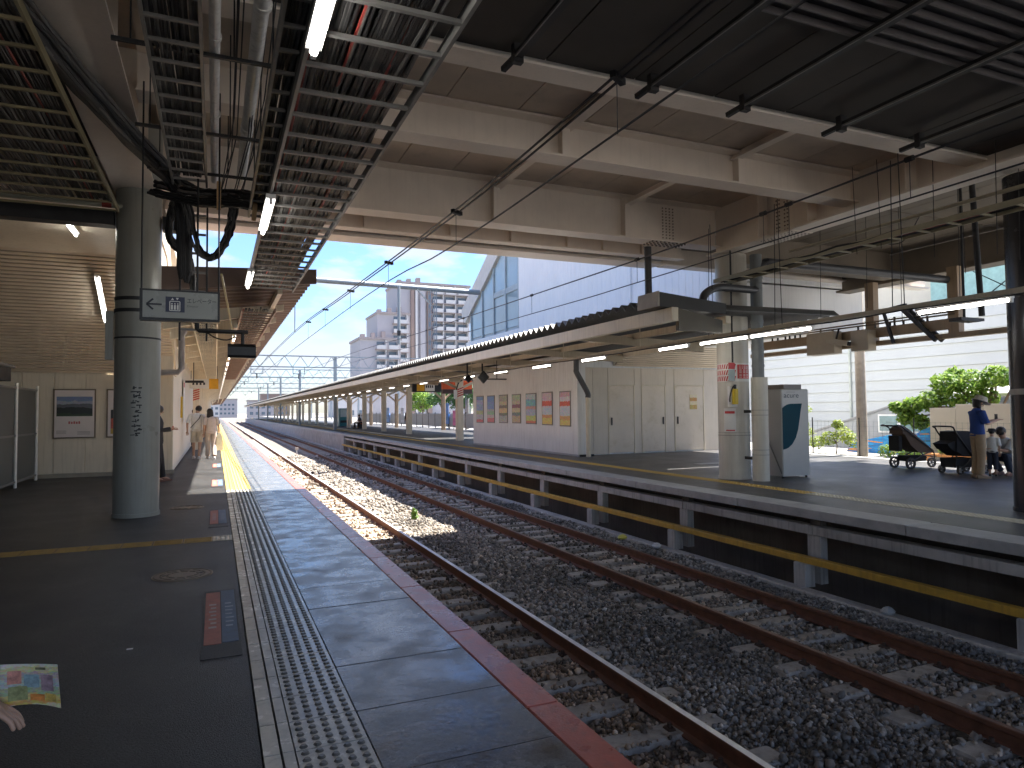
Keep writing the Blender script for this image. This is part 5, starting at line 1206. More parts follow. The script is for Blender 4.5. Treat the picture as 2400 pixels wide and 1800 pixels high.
for y in (13.2, 10.5): MB().tube((21.5, y, 0), (21.5, y, 1.8), .04, 8).build('leg', galv, t)
t = thing('blue_tarpaulin', 'bright blue tarpaulin showing among the leaves at the right', 'tarpaulin', (21.6, 11.4, 2.2)); MB().loft([[(21.4, y, z), (21.7, y, z+.35), (22.2, y, z+.25), (22.0, y, z-.1)] for y, z in ((12.4, 2.14), (11.9, 2.3), (10.2, 2.3), (8, 2.25))]).build('sheet', mat('tarp_blue', (.01, .16, .55), .45, var=.15), t)
t = thing('utility_pole', 'weathered tan concrete utility pole behind the far platform', 'pole', (18.25, 15.1, 0)); MB().tube((18.25, 15.1, -.05), (18.2, 15.1, 8), .155, 20, .12).build('shaft', mat('pole_tan', (.40, .34, .28), .8, var=.18, vs=4, bump=.3, streak=.4, dirtcol=(.22, .2, .2)), t, True)
fn = thing('mesh_fence', 'thin dark wire fence along the back of the far platform', 'fence', (17.7, 12, 0)); b = MB()
for i in range(10): MB().tube((17.7, 6+i*1.75, -.05), (17.7, 6+i*1.75, 1.15), .018, 8).build('post', dark_steel, fn)
for i in range(110): b.bar((17.7, 6+i*.145, 0), (17.7, 6+i*.145, 1.05), .004, .004, (1, 0, 0))
for k in range(8): b.bar((17.7, 6, .05+k*.14), (17.7, 21.9, .05+k*.14), .004, .004)
tag(b.build('wire_mesh', mat('mesh_green', (.16, .19, .17), .5), fn), kind='stuff')
t = thing('orange_barrier', 'low orange barrier on the ground behind the stroller', 'barrier', (18.3, 12, 0)); MB().tube((18.3, 13.1, .12), (18.3, 8, .14), .05, 10).build('tube', mat('barrier_orange', (.70, .30, .10), .5), t); MB().tube((18.3, 13.0, -.05), (18.3, 13.0, .2), .07, 10).build('foot', MATS['barrier_orange'], t)

# ---- foliage
def leaf_mat(name, c1, c2, trans=.35):
    if name in MATS: return MATS[name]
    m = bpy.data.materials.new(name); m.use_nodes = True; N = m.node_tree.nodes; K = m.node_tree.links.new; b = N['Principled BSDF']; b.inputs['Roughness'].default_value = .5
    at = N.new('ShaderNodeAttribute'); at.attribute_name = 'tint'; mi = N.new('ShaderNodeMix'); mi.data_type = 'RGBA'; mi.inputs[6].default_value = (*c1, 1); mi.inputs[7].default_value = (*c2, 1); K(at.outputs['Fac'], mi.inputs[0]); K(mi.outputs[2], b.inputs['Base Color'])
    tr = N.new('ShaderNodeBsdfTranslucent'); K(mi.outputs[2], tr.inputs[0]); ms = N.new('ShaderNodeMixShader'); ms.inputs[0].default_value = trans; K(b.outputs[0], ms.inputs[1]); K(tr.outputs[0], ms.inputs[2]); K(ms.outputs[0], N['Material Output'].inputs[0]); MATS[name] = m; return m
def leaves(name, centers, radii, n, size, m, parent):
    c = np.array(centers); r = np.array(radii); k = RNG.integers(0, len(c), n)
    d = RNG.normal(size=(n, 3)); d /= np.linalg.norm(d, axis=1, keepdims=True); p = c[k]+d*r[k]*(RNG.uniform(.25, 1, (n, 1))**.5)
    s = size*RNG.uniform(.6, 1.3, n); nrm = d*.6+RNG.normal(size=(n, 3))*.6+np.array([0, 0, .6]); nrm /= np.linalg.norm(nrm, axis=1, keepdims=True)
    a = np.cross(nrm, RNG.normal(size=(n, 3))); a /= np.linalg.norm(a, axis=1, keepdims=True); b = np.cross(nrm, a)
    S_ = s[:, None]; V = np.stack([p-a*S_, p+b*S_*.45+nrm*S_*.12, p+a*S_, p-b*S_*.45+nrm*S_*.12], 1)-np.array(wloc(parent))
    me = bpy.data.meshes.new(name); me.vertices.add(4*n); me.vertices.foreach_set('co', V.ravel()); me.loops.add(4*n); me.loops.foreach_set('vertex_index', np.arange(4*n, dtype=np.int32)); me.polygons.add(n); me.polygons.foreach_set('loop_start', np.arange(0, 4*n, 4, dtype=np.int32)); me.update(calc_edges=True)
    ca = me.color_attributes.new('tint', 'FLOAT_COLOR', 'POINT'); tv = np.repeat(np.clip(RNG.normal(.5, .28, n), 0, 1), 4); c4 = np.ones((4*n, 4)); c4[:, :3] = tv[:, None]; ca.data.foreach_set('color', c4.ravel())
    me.materials.append(m); o = bpy.data.objects.new(name, me); COL.objects.link(o); o.parent = parent; return o
bark = mat('bark', (.16, .115, .08), .85, var=.3, vs=8, bump=.5)
def tree(label, x, y, h, crown, n, size, m, tr=.1, name='tree', cat='tree', group=None, z0=-.05):
    t = thing(name, label, cat, (x, y, z0), 0, group); b = MB().path(smoothpts([(x, y, z0), (x+.05, y, h*.3), (x-.04, y+.05, h*.6), (x, y, h*.8)], 4), [tr*(1-.6*i/12) for i in range(13)], 8)
    for (cx, cy, cz), r in crown: b.path([(x, y, h*.35), ((x+cx)/2, (y+cy)/2, (h*.45+cz)/2+.1), (cx, cy, cz)], [tr*.5, tr*.3, tr*.12], 6)
    b.build('trunk', bark, t); leaves('crown', [c for c, r in crown], [[r, r, r*.8] if not hasattr(r, '__len__') else r for c, r in crown], n, size, m, t); return t
lm1 = leaf_mat('leaf_bright', (.07, .17, .03), (.30, .42, .07), .5); lm2 = leaf_mat('leaf_dark', (.025, .07, .02), (.07, .16, .035)); lm3 = leaf_mat('leaf_yellow', (.12, .20, .03), (.35, .40, .05))
tree('bright green leafy tree leaning over the beige hoarding', 20.2, 12.4, 2.6, [((19.6, 14.6, 1.15), .3), ((19.55, 14.9, 1.45), .22), ((19.6, 14.2, 1.0), .28), ((19.6, 14.4, 1.5), .32), ((19.7, 13.9, 1.65), .4), ((19.8, 13.5, 2.15), .42), ((19.9, 13.3, 1.75), .4), ((20, 12.8, 2.15), .45), ((20.1, 12.2, 2.3), .42), ((20.1, 12.6, 1.7), .4), ((20.2, 11.5, 2.35), .4), ((20.2, 10.8, 2.4), .4), ((20.4, 13.6, 2.4), .3), ((20.2, 10, 2.3), .5)], 5200, .085, lm1)
tree('yellow-green shrub left of the utility pole', 18.6, 16.4, .8, [((18.5, 16.6, .45), .3), ((18.6, 16.1, .6), .32), ((18.6, 15.7, .42), .3), ((18.5, 17.1, .3), .28), ((18.7, 16.4, .9), .2)], 1500, .05, lm3, .02, 'shrub', 'shrub', 'shrubs along the back fence')
tree('tall thin weed climbing beside the white siding', 19.2, 18.2, 1.7, [((19.2, 18.2, 1.4), .22), ((19.2, 18.3, .9), .2), ((19.2, 18.1, .6), .25)], 400, .05, lm3, .015, 'shrub', 'shrub', 'shrubs along the back fence')
tree('low green plants right of the utility pole', 18.4, 14.2, .4, [((18.4, 14.4, .15), .25), ((18.4, 13.8, .2), .25), ((18.4, 13.3, .12), .25), ((18.45, 12.6, .2), .22)], 1300, .045, lm1, .015, 'shrub', 'shrub', 'shrubs along the back fence')
for i, (x, y, h, l_) in enumerate(((21, 66, 4.3, 'left of the second canopy post'), (20.5, 58, 4.6, 'behind the departure board'), (19.8, 50, 4.4, 'behind the striped post'), (24, 84, 4.5, 'farthest along the back fence'))):
    tree('dark green street tree beyond the far platform, %s' % l_, x, y, h, [((x+RNG.uniform(-1, 1), y+RNG.uniform(-1.5, 1.5), h*RNG.uniform(.45, .9)), RNG.uniform(.7, 1.2)) for _ in range(8)], 2200, .16, lm2 if i != 3 else lm1, .12, 'street_tree', 'tree', 'street trees beyond the far platform', -.05)
# back fence and boards along the far part of the far platform
hb = thing('back_fence', 'white panel fence along the back of the far platform in the distance', 'fence', (17.6, 70, 0)); p_ = None
for i in range(26):
    mb = MB().bev(0, .01, .15, .04, 1.98, 1.25, .006)
    if p_ is None: p_ = piece('fence_panel', mb, mat('fence_white', (.55, .56, .58), .6, var=.08), hb, (17.7, 42+i*2.0, 0))
    else: inst(p_, (17.7, 42+i*2.0, 0), hb)
    MB().box(17.68, 41.97+i*2.0, -.05, 17.76, 42.03+i*2.0, 1.35).build('post', dark_steel, hb)
for i, (y, w_, z0, z1, c, l_) in enumerate(((54.6, 1.5, .4, 2.1, (.07, .26, .68), 'blue'), (52.2, .9, .3, 1.5, (.70, .12, .38), 'pink'), (51.2, .9, .3, 2.05, (.68, .60, .64), 'white and pink'), (69, 1.2, .3, 1.8, (.6, .62, .68), 'white'), (75.5, 1.4, .3, 1.9, (.16, .32, .62), 'dark blue'))):
    t = thing('fence_board', '%s advertising board on the distant back fence' % l_, 'board', (17.6, y, z0), 0, 'boards on the back fence')
    MB().box(17.55, y-w_/2, z0, 17.6, y+w_/2, z1).build('panel', printmat('print_board_%d' % i, [(0, tuple(min(1, q*1.3) for q in c)), (.2, c), (.5, tuple(min(1, q*1.15+.04) for q in c)), (.8, c)], 2, .05, 6, .25), t)
    for s_ in (-1, 1): MB().box(17.6, y+s_*w_*.4-.03, 0, 17.64, y+s_*w_*.4+.03, z0+.2).build('leg', dark_steel, t)
t = thing('street_pole', 'grey steel pole behind the distant advertising boards', 'pole', (19, 53, 0)); MB().tube((19, 53.2, -.05), (19, 53.2, 7), .16, 12).build('shaft', galv, t)
t = thing('pink_wall', 'pale pink building wall behind the first canopy post', 'wall', (19, 44, 0)); MB().box(18.6, 40.5, -.05, 22, 47, 5).build('wall', mat('pale_pink', (.60, .52, .49), .6, var=.04), t)
# small things on the tracks
t = thing('weed', 'small bright green weed sprouting from the ballast', 'plant', (4.29, 15.7, -1.13)); leaves('leaves', [(4.29, 15.7, -1.0), (4.27, 15.68, -.9)], [[.1, .1, .1], [.06, .06, .12]], 120, .05, lm1, t)
t = thing('track_marker', 'small pale marker post between the tracks', 'marker', (4.6, 44, -1.1)); MB().box(4.57, 43.97, -1.15, 4.63, 44.03, -.85).build('post', signwhite, t); MB().box(4.5, 43.96, -.85, 4.7, 44.04, -.68).build('plate', mat('marker_cream', (.7, .6, .5), .5), t)
for i, (x, y, w_, c) in enumerate(((7.35, 11.6, .22, (.6, .55, .1)), (7.45, 10.6, .2, (.6, .62, .66)), (7.6, 6.0, .2, (.4, .42, .42)))):
    b = MB().loft([[(x+math.cos(a)*w_*.5*k, y+math.sin(a)*w_*.4*k, -1.04+z) for a in np.linspace(0, 2*math.pi, 9)[:-1]] for k, z in ((.8, -.03), (1, .0), (.6, .04), (.2, .055))])
    tag(b.build('litter', mat('litter_%d' % i, c, .4)), '%s piece of litter on the kerb under the far platform' % ('yellow', 'whitish', 'grey')[i], 'litter')

# ================================================================== people, strollers
def skin_body(name, J, E_, Rr, m, parent, root=0, sub=1):
    me = bpy.data.meshes.new('tmp'); me.from_pydata([tuple(p) for p in J], E_, []); o = bpy.data.objects.new('tmp', me); COL.objects.link(o)
    sk = o.modifiers.new('s', 'SKIN'); sk.use_smooth_shade = True; sk.branch_smoothing = .6
    d = me.skin_vertices[0].data
    for i, r in enumerate(Rr): d[i].radius = (r, r) if not hasattr(r, '__len__') else r; d[i].use_root = (i == root)
    if sub: ss = o.modifiers.new('u', 'SUBSURF'); ss.levels = sub; ss.render_levels = sub
    dg = bpy.context.evaluated_depsgraph_get(); dg.update(); nm = bpy.data.meshes.new_from_object(o.evaluated_get(dg)); bpy.data.objects.remove(o)
    nm.name = name; nm.materials.clear(); nm.materials.append(m); smooth_mesh(nm, 80); b = bpy.data.objects.new(name, nm); COL.objects.link(b); b.parent = parent; return b
def ring(c, rx, ry, n=16, tilt=None):
    c = Vector(c); P = []
    for i in range(n):
        a = 2*math.pi*i/n; v = Vector((rx*math.cos(a), ry*math.sin(a), 0)); P.append(c+(tilt@v if tilt else v))
    return P
def seg_tube(mb, pts, rs, n=12): return mb.path(pts, rs, n)
STAND = dict(pel=(0,0,.92), spi=(0,0,1.08), che=(0,.0,1.27), nek=(0,.0,1.41), hd0=(0,.02,1.49), hd1=(0,.03,1.58),
 shL=(-.165,0,1.34), elL=(-.215,-.03,1.08), wrL=(-.215,.03,.86), shR=(.165,0,1.34), elR=(.215,-.03,1.08), wrR=(.215,.03,.86),
 hiL=(-.085,0,.87), knL=(-.09,.02,.47), anL=(-.09,-.02,.075), toL=(-.09,.13,.035), hiR=(.085,0,.87), knR=(.09,.02,.47), anR=(.09,-.02,.075), toR=(.09,.13,.035))
def person(label, loc, rz, pose=None, sc=1., top=None, sleeve=.4, bottom=None, leg=1., shoes=None, hair=hairm, hairlen=0., hat=None, skirt=None, skinm=skin, fullsleeve=False):
    P = {k: Vector(v) for k, v in STAND.items()}
    for k, v in (pose or {}).items(): P[k] = Vector(v)
    P = {k: v*sc for k, v in P.items()}
    t = thing('person', label, 'person', loc, rz)
    names = list(P); idx = {k: i for i, k in enumerate(names)}; J = [P[k] for k in names]
    rad = dict(pel=.115, spi=.105, che=.125, nek=.05, hd0=.075, hd1=.082, shL=.055, shR=.055, elL=.038, elR=.038, wrL=.027, wrR=.027, hiL=.085, hiR=.085, knL=.055, knR=.055, anL=.038, anR=.038, toL=.03, toR=.03)
    Rr = [rad[k]*sc for k in names]
    E_ = [('pel','spi'),('spi','che'),('che','nek'),('nek','hd0'),('hd0','hd1'),('che','shL'),('shL','elL'),('elL','wrL'),('che','shR'),('shR','elR'),('elR','wrR'),('pel','hiL'),('hiL','knL'),('knL','anL'),('anL','toL'),('pel','hiR'),('hiR','knR'),('knR','anR'),('anR','toR')]
    E_ = [(idx[a], idx[b]) for a, b in E_]
    for s_ in 'LR':                                   # palm and five fingers, continuing the forearm
        w, e = P['wr'+s_], P['el'+s_]; d = (w-e).normalized(); side = d.cross(Vector((0, 0, 1)) if abs(d.z) < .8 else Vector((0, 1, 0))).normalized(); nrm = d.cross(side)
        pi = len(J); J.append(w+d*.055*sc); Rr.append(.024*sc); E_.append((idx['wr'+s_], pi))
        for q in range(4):
            o = side*(q-1.5)*.02*sc; ln = (.078, .088, .082, .066)[q]*sc
            a = len(J); J += [w+d*.085*sc+o, w+d*(.085*sc+ln*.55)+o*1.1+nrm*.008*sc, w+d*(.085*sc+ln*.9)+o*1.1+nrm*.026*sc]; Rr += [.0095*sc, .008*sc, .0065*sc]; E_ += [(pi, a), (a, a+1), (a+1, a+2)]
        a = len(J); J += [w+d*.05*sc-side*.03*sc, w+d*.085*sc-side*.045*sc]; Rr += [.010*sc, .008*sc]; E_ += [(pi, a), (a, a+1)]
    skin_body('body', J, E_, Rr, skinm, t, idx['pel'])
    # face side of the head: nose, eyes, ears as small sub-forms
    hc = (P['hd0']+P['hd1'])/2; hv = (P['hd1']-P['nek']).normalized(); fwv = Vector((0, 1, 0)); fwv = P.get('face', (fwv-hv*fwv.dot(hv)).normalized()); sv = fwv.cross(hv).normalized()
    f = MB(); f.ell(hc+fwv*.088*sc-hv*.02*sc, (.012*sc, .014*sc, .02*sc), 8, 6); 
    for q in (-1, 1): f.ell(hc+sv*q*.082*sc-hv*.01*sc, (.012*sc, .018*sc, .028*sc), 8, 6)
    f.build('nose_and_ears', skinm, t, True, local=True)
    f = MB()
    for q in (-1, 1): f.ell(hc+fwv*.078*sc+sv*q*.032*sc+hv*.012*sc, (.011*sc, .006*sc, .006*sc), 8, 6)
    f.ell(hc+fwv*.076*sc-hv*.05*sc, (.02*sc, .006*sc, .005*sc), 8, 6); f.build('eyes_and_mouth', mat('face_dark', (.12, .05, .04), .5), t, True, local=True)
    h = MB(); M = Matrix((sv, fwv, hv)).transposed(); h.ell(hc+hv*.028*sc-fwv*.014*sc, (.096*sc, .104*sc, .10*sc), 16, 10, M)
    if hairlen:
        a = hc-fwv*.04*sc; h.loft([[a+sv*(rx*math.cos(x))*sc+fwv*(ry*math.sin(x)-.02)*sc+Vector((0, 0, -dz_*sc)) for x in np.linspace(0, 2*math.pi, 13)[:-1]] for rx, ry, dz_ in ((.09, .07, -.03), (.105, .075, .08), (.115, .07, .08+hairlen*.5), (.10, .055, .06+hairlen*.85), (.05, .03, .07+hairlen))])
    h.build('hair', hair, t, True, local=True)
    if top:
        b = MB(); up_ = (P['nek']-P['pel']).normalized(); q = up_.rotation_difference(Vector((0,0,1))).inverted().to_matrix()
        sp_ = [(P['pel']-up_*.06*sc, .165, .125), (P['pel']+up_*.03*sc, .160, .122), (P['spi'], .15, .115), (P['che'], .168, .125), ((P['che']*.5+P['nek']*.5), .155, .105), (P['nek']-up_*.005*sc, .075, .07), (P['nek']+up_*.015*sc, .06, .06)]
        b.loft([ring(c, rx*sc, ry*sc, 18, q) for c, rx, ry in sp_], caps=False)
        for s_ in 'LR':
            a, e, w = P['sh'+s_], P['el'+s_], P['wr'+s_]; inn = a*.75+P['che']*.25
            if fullsleeve: seg_tube(b, [inn, a, (a+e)/2, e, (e*.3+w*.7), w], [.075*sc, .074*sc, .062*sc, .053*sc, .046*sc, .042*sc])
            else: seg_tube(b, [inn, a, a+(e-a)*sleeve, a+(e-a)*(sleeve+.35)], [.075*sc, .074*sc, .07*sc, .072*sc])
        b.build('top', top, t, True, local=True)
    if bottom:
        b = MB()
        b.loft([ring(P['pel']+Vector((0, 0, z*sc)), rx*sc, ry*sc, 18) for z, rx, ry in ((.06, .15, .118), (-.03, .16, .125), (-.1, .16, .12))])
        for s_ in 'LR':
            h_, k_, a_ = P['hi'+s_], P['kn'+s_], P['an'+s_]; pts = [h_+Vector((0,0,.02*sc)), h_*.55+k_*.45, k_]; rs = [.098*sc, .088*sc, .076*sc]
            if leg > 0: pts += [k_+(a_-k_)*.5*leg, k_+(a_-k_)*.97*leg]; rs += [.072*sc, .07*sc]
            else: pts[-1] = h_+(k_-h_)*(1+leg); rs[-1] = .1*sc
            seg_tube(b, pts, rs, 14)
        b.build('trousers', bottom, t, True, local=True)
    if skirt:
        MB().loft([ring(P['pel']+Vector((0, 0, z*sc)), rx*sc, ry*sc, 20) for z, rx, ry in ((.1, .145, .115), (-.05, .165, .135), (-.35, .19, .16), (-.72, .215, .18))]).build('skirt', skirt, t, True, local=True)
    b = MB()
    for s_ in 'LR':
        a_, o_ = P['an'+s_], P['to'+s_]; d = (o_-a_); d.z = 0; d.normalize(); sd = Vector((-d.y, d.x, 0))
        b.loft([[a_+d*y*sc+sd*x*w*sc+Vector((0, 0, z*sc-(a_.z-.07*sc))) for x, z in ((-1, -.068), (1, -.068), (1, -.03), (.5, zt), (-.5, zt), (-1, -.03))] for y, w, zt in ((-.07, .03, -.01), (-.03, .04, .02), (.06, .045, .0), (.14, .045, -.025), (.19, .025, -.045))])
    b.build('shoes', shoes or blackm, t, True, local=True)
    if hat:
        MB().loft([[hc+hv*z*sc+sv*(r*math.cos(x))*sc+fwv*(r*1.05*math.sin(x)+(.02 if r > .12 else 0))*sc for x in np.linspace(0, 2*math.pi, 19)[:-1]] for r, z in ((.175, .025), (.118, .052), (.112, .10), (.095, .135), (.03, .142))]).build('hat', hat, t, True, local=True)
    return t, P
def cloth(n, c, r=.85): return mat(n, c, r, var=.12, vs=9, bump=.25, bs=35)
# the couple walking away
walk = dict(knL=(-.09,.10,.48), anL=(-.09,.12,.08), toL=(-.09,.27,.04), knR=(.09,.03,.47), anR=(.09,-.2,.10), toR=(.09,-.07,.035))
t, P = person('man in white shirt and cream shorts walking away on the near platform', (-.56, 24.6, 0), R(-3), dict(walk, hd0=(.03,.03,1.49), hd1=(.055,.05,1.58), elL=(-.27,.0,1.10), wrL=(-.27,.06,.88), elR=(.25,-.06,1.10), wrR=(.26,-.02,.88)), 1.04, cloth('shirt_white', (.74,.73,.69)), .55, cloth('shorts_cream', (.60,.54,.44)), -.12, cloth('shoe_white', (.6,.58,.55)))
MB().path([(-.17,-.13,1.0), (-.05,-.165,1.15), (.08,-.15,1.3), (.13,-.09,1.42), (.13,.05,1.44)], .012, 6).build('bag_strap', blackm, t, False, local=True)
t, P = person('woman with long dark hair in beige walking away beside him', (-.13, 24.3, 0), R(4), dict(walk, hd0=(-.02,.03,1.49), hd1=(-.04,.05,1.58), elR=(.23,-.02,1.08), wrR=(.25,.02,.87)), .98, cloth('blouse_beige', (.60,.52,.46)), .5, cloth('trousers_mauve', (.50,.42,.37)), 1., cloth('shoe_white', (.6,.58,.55)), hairlen=.36)
b = MB().loft([[(.25+x*w, y*.05, z) for x, y in ((-1,-1),(1,-1),(1,1),(-1,1))] for z, w in ((.84, .01), (.72, .08), (.30, .11), (.26, .09))]); b.build('tote_bag', cloth('tote_cream', (.72,.66,.48)), t, False, local=True)
# person half hidden behind the near column
t, P = person('person in black trousers mostly hidden behind the near column', (-1.16, 16.75, 0), R(-90), dict(elR=(.2,.06,1.1), wrR=(.12,.26,1.14), elL=(-.2,.06,1.1), wrL=(-.1,.26,1.12), knL=(-.09,.06,.47), anL=(-.09,.1,.075), toL=(-.09,.25,.035)), 1., cloth('jacket_dark', (.03,.03,.035)), .4, cloth('trousers_black', (.015,.015,.018)), 1., cloth('shoe_brown', (.22,.12,.09)), fullsleeve=True)
MB().box(-.06, .30, 1.12, .10, .32, 1.2).build('phone', mat('phone_red', (.5,.08,.05), .4), t, local=True)
# woman in blue with hat, holding a phone
t, P = person('woman in blue shirt, khaki trousers and sun hat looking at her hand', (14.28, 9.1, 0), R(-118), dict(hd0=(0,.05,1.49), hd1=(0,.075,1.58), elR=(.21,.06,1.10), wrR=(.12,.30,1.17), elL=(-.19,.08,1.10), wrL=(-.08,.30,1.16)), 1.0, cloth('shirt_blue', (.02,.055,.22)), .6, cloth('trousers_khaki', (.36,.26,.16)), 1., cloth('shoe_tan', (.28,.2,.13)), hat=cloth('hat_beige', (.50,.45,.37)), hairlen=.08)
MB().box(-.03, .36, 1.18, .05, .375, 1.30).build('phone', blackm, t, local=True)
# crouching adult with backpack, and a small child
squat = dict(pel=(0,-.10,.36), spi=(0,-.05,.50), che=(0,.06,.66), nek=(0,.12,.78), hd0=(0,.17,.86), hd1=(0,.20,.945), shL=(-.17,.07,.72), shR=(.17,.07,.72), elL=(-.2,.26,.52), wrL=(-.1,.44,.56), elR=(.2,.26,.52), wrR=(.1,.44,.56),
 hiL=(-.1,-.1,.33), knL=(-.16,.28,.42), anL=(-.12,.08,.08), toL=(-.14,.24,.035), hiR=(.1,-.1,.33), knR=(.16,.28,.42), anR=(.12,.08,.08), toR=(.14,.24,.035))
t, P = person('crouching adult in pale shirt with a large black backpack', (15.42, 9.2, 0), R(82), squat, 1.0, cloth('shirt_pale', (.42,.42,.40)), .6, cloth('jeans_dark', (.025,.035,.06)), 1., cloth('shoe_brown', (.22,.12,.09)))
MB().loft([[(x*k, y-.02, z) for x, z in ((-.17, .42), (.17, .42), (.19, .58), (.15, .76), (-.15, .76), (-.19, .58))] for y, k in ((-.08, 1.), (-.25, .98), (-.36, .8), (-.40, .45))]).build('backpack', cloth('backpack_black', (.012,.012,.014)), t, True, local=True)
t, P = person('small child in white shirt standing beside the crouching adult', (14.93, 9.22, 0), R(-60), dict(hd0=(0,.02,1.51), hd1=(0,.03,1.64)), .58, cloth('child_white', (.58,.57,.52)), .6, cloth('child_navy', (.02,.025,.04)), .6, blackm, hat=cloth('child_hat', (.02,.02,.022)))
# people far along the platforms
t, P = person('person in brown standing by a post far along the far platform', (14.6, 55.5, 0), R(150), None, 1., cloth('coat_brown', (.10,.07,.05)), .5, cloth('trousers_black', (.015,.015,.018)), 1., blackm, fullsleeve=True)
sit = dict(pel=(0,-.02,.50), spi=(0,-.03,.66), che=(0,-.02,.85), nek=(0,0,.99), hd0=(0,.02,1.07), hd1=(0,.03,1.16), shL=(-.165,0,.92), shR=(.165,0,.92), elL=(-.21,.08,.70), wrL=(-.1,.26,.62), elR=(.21,.08,.70), wrR=(.1,.26,.62),
 hiL=(-.09,.02,.48), knL=(-.1,.42,.48), anL=(-.1,.40,.075), toL=(-.1,.55,.035), hiR=(.09,.02,.48), knR=(.1,.42,.48), anR=(.1,.40,.075), toR=(.1,.55,.035))
for (y, c, l_) in ((60.5, (.6,.6,.6), 'white'), (62.1, (.10,.11,.14), 'dark')): person('person in %s shirt seated on the orange seats' % l_, (11.88, y, 0), R(90), sit, 1., cloth('sit_%s' % l_, c), .5, cloth('trousers_black', (.015,.015,.018)), 1., blackm)
t, P = person('person in dark clothes far along the near platform behind the couple', (-.85, 33, 0), R(170), None, 1., cloth('coat_grey', (.08,.09,.10)), .5, cloth('trousers_black', (.015,.015,.018)), 1., blackm, fullsleeve=True)
# person just outside the left edge: only hand, cuff and flyer come into view
navy = cloth('sleeve_navy', (.012,.022,.11))
t, P = person('person in navy at the left edge, only hand and cuff in view', (-.985, 2.12, 0), R(-2), dict(elR=(.335,-.075,1.14), wrR=(.575,-.065,.985)), .8, navy, .5, cloth('trousers_grey', (.06,.06,.065)), 1., blackm, fullsleeve=True)
MB().path([(.415,-.054,.815), (.45,-.053,.793), (.467,-.052,.782)], [.038,.037,.034], 16).build('light_cuff', cloth('cuff_blue', (.06,.26,.62)), t, True, local=True)
fl = thing('flyer', 'small yellow picture flyer held in a hand at the left edge', 'flyer', (-.41, 2.06, .8))
vs = []; fs = []; n = 8
for j in (0, 1):
    for i in range(n+1):
        u = i/n; x = -.485+.138*u; y = 2.08-.046*u+.006*math.sin(u*3.1); z0 = .742+.012*math.sin(u*2.6)-.012*u+.006; z1 = .853-.004*u
        vs += [(x+.012*u*0, y, z0), (x-.010*u, y+.004, z1)] if j == 0 else [(x, y+.0012, z0), (x-.010*u, y+.0052, z1)]
m_ = 2*(n+1)
for i in range(n):
    a = 2*i; fs += [(a, a+2, a+3, a+1), (m_+a, m_+a+1, m_+a+3, m_+a+2), (a, m_+a, m_+a+2, a+2), (a+1, a+3, m_+a+3, m_+a+1)]
fs += [(0, 1, m_+1, m_), (2*n, m_+2*n, m_+2*n+1, 2*n+1)]
MB().add(vs, fs).build('sheet', printmat('print_flyer', [(0, (.62,.58,.36)), (.10, (.60,.40,.12)), (.2, (.62,.5,.2)), (.32, (.36,.42,.26)), (.5, (.42,.46,.42)), (.68, (.45,.40,.34)), (.80, (.60,.56,.30)), (.92, (.62,.60,.48))], 2, .1, 5, .25), fl)

def FP(u, v):
    x = -.485+.138*u; y = 2.08-.046*u+.006*math.sin(u*3.1); z0 = .742+.012*math.sin(u*2.6)-.012*u+.006; z1 = .853-.004*u
    return Vector((x-.010*u*v, y+.004*v-.0012, z0+(z1-z0)*v))
for u0, u1, v0, v1, c in ((.12, .36, .52, .84, (.55, .24, .18)), (.40, .66, .42, .74, (.24, .34, .36)), (.69, .9, .36, .74, (.32, .22, .24)), (.50, .74, .10, .26, (.60, .22, .05)), (.76, .93, .12, .30, (.62, .42, .10)), (.14, .46, .12, .46, (.26, .28, .12)), (.60, .78, .86, .92, (.16, .15, .08))):
    vs = []; fs = []
    for i in range(5): q = u0+(u1-u0)*i/4; vs += [FP(q, v0), FP(q, v1)]
    for i in range(4): fs.append((2*i, 2*i+2, 2*i+3, 2*i+1))
    MB().add(vs, fs).build('printed_picture', mat('flyer_ink_%d' % int(u0*100+v0*10), c, .4, var=.45, vs=60, bump=0), fl)

# ---- strollers
def wheel(mb, c, r, w, ax): c = Vector(c); ax = Vector(ax); mb.tube(c-ax*w/2, c+ax*w/2, r, 22)
def wheel_parts(t, c, r, w=.045):
    c = Vector(c); b = MB(); n = 24; rings = []
    for i in range(n+1):
        a = 2*math.pi*i/n; d = Vector((0, math.cos(a), math.sin(a))); rings.append([c+d*r+Vector((-w/2,0,0)), c+d*r+Vector((w/2,0,0)), c+d*(r*.72)+Vector((w/2,0,0)), c+d*(r*.72)+Vector((-w/2,0,0))])
    ty = b.loft(rings, caps=False).build('tyre', blackm, t, False, local=True)
    s = MB().tube(c-Vector((w*.4,0,0)), c+Vector((w*.4,0,0)), r*.2, 12)
    for k in range(5): a = 2*math.pi*k/5; s.bar(c, c+Vector((0, math.cos(a), math.sin(a)))*r*.74, .02, .02, (1, 0, 0))
    s.build('spokes', mat('wheel_grey', (.16,.16,.17), .4), t, False, local=True)
st = thing('stroller', 'dark three-wheeled stroller with brown seat, standing empty', 'stroller', (15.45, 11.3, 0), R(-98))
fm = mat('stroller_frame', (.02,.02,.022), .35, metal=.3); fab = cloth('stroller_brown', (.11,.075,.055))
for x in (-.24, .24): wheel_parts(st, (x, -.42, .135), .135)
wheel_parts(st, (0, .45, .12), .12)
for x in (-.22, .22):
    MB().path(smoothpts([(x, -.72, 1.03), (x, -.62, .99), (x, -.2, .72), (x, .25, .42), (x*.5, .42, .22)], 5), .016, 8).build('frame_tube', fm, st, True, local=True)
    MB().path([(x, -.42, .14), (x, -.1, .30), (x, .2, .40)], .016, 8).build('frame_tube', fm, st, True, local=True)
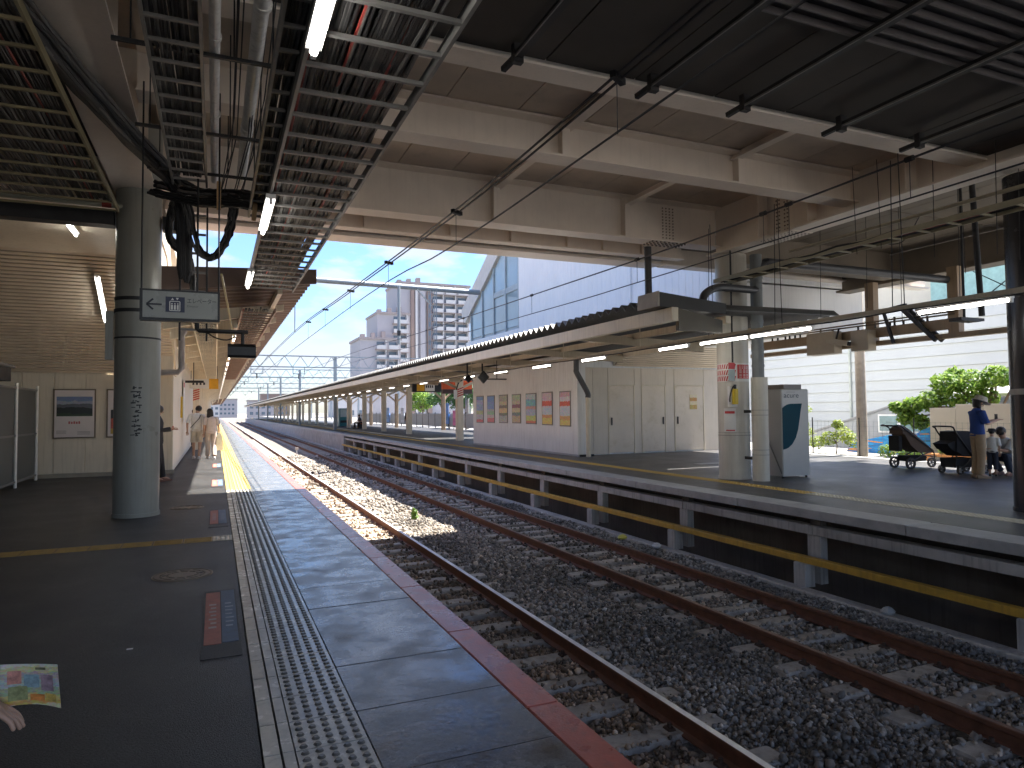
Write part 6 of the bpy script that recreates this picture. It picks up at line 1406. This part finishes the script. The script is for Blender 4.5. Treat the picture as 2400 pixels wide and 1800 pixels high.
MB().path(smoothpts([(-.22, -.72, 1.03), (-.2, -.80, 1.02), (.2, -.80, 1.02), (.22, -.72, 1.03)], 4), .02, 8).build('handlebar', blackm, st, True, local=True)
MB().loft([[(x, y, z) for x, y, z in ((-.2, y0, z0), (.2, y0, z0), (.2, y1, z1), (-.2, y1, z1))] for y0, z0, y1, z1 in ((-.55, .86, -.6, .93), (-.35, .55, -.3, .86), (-.12, .38, -.02, .66), (.3, .36, .32, .42))]).build('seat', fab, st, True, local=True)
MB().loft([[(.21*math.cos(a), -.45+y+.0*a, .80+.2*math.sin(a)+z) for a in np.linspace(0, math.pi, 9)]+[(-.19, -.45+y, .8+z), (.19, -.45+y, .8+z)] for y, z in ((-.13, .02), (.02, .03), (.18, -.06))]).build('hood', fab, st, True, local=True)
MB().loft([[(x*k, y, z) for x, y in ((-.19, -.38), (.19, -.38), (.19, .1), (-.19, .1))] for z, k in ((.17, .9), (.30, 1.))]).build('basket', cloth('basket_black', (.012,.012,.013)), st, False, local=True)
MB().box(-.15, -.66, .42, .15, -.56, .78).build('hanging_bag', cloth('basket_black', (.012,.012,.013)), st, local=True)
MB().bar((-.2, .34, .28), (.2, .34, .28), .1, .02).build('footrest', fm, st, local=True)
s2 = thing('stroller', 'black covered stroller standing behind the woman in blue', 'stroller', (15.05, 9.95, 0), R(-95)); bk = cloth('stroller_black', (.014,.014,.016))
for x in (-.22, .22): wheel_parts(s2, (x, -.32, .09), .09); wheel_parts(s2, (x, .42, .09), .09)
for x in (-.22, .22):
    MB().path(smoothpts([(x, -.48, 1.0), (x, -.38, .86), (x, -.05, .5), (x, .42, .10)], 5), .016, 8).build('frame_tube', fm, s2, True, local=True); MB().path([(x, -.32, .09), (x, .1, .42), (x, .25, .55)], .014, 8).build('frame_tube', fm, s2, True, local=True)
MB().path(smoothpts([(-.22, -.48, 1.0), (-.2, -.55, 1.03), (.2, -.55, 1.03), (.22, -.48, 1.0)], 4), .018, 8).build('handlebar', blackm, s2, True, local=True)
MB().loft([[(x, y, z) for x, y, z in ((-.21, y0, z0), (.21, y0, z0), (.21, y1, z1), (-.21, y1, z1))] for y0, z0, y1, z1 in ((-.40, .50, -.36, .92), (-.18, .38, -.1, .93), (.15, .36, .2, .90), (.42, .40, .40, .72))]).build('body_and_hood', bk, s2, True, local=True)
MB().loft([[(x*k, y, z) for x, y in ((-.2, -.4), (.2, -.4), (.2, .2), (-.2, .2))] for z, k in ((.14, .85), (.34, 1.))]).build('basket', bk, s2, False, local=True)
MB().prism([(-.62, .66), (-.40, .72), (-.38, .48), (-.52, .55)], 'x', -.18, .18).build('hanging_bag', bk, s2, local=True)
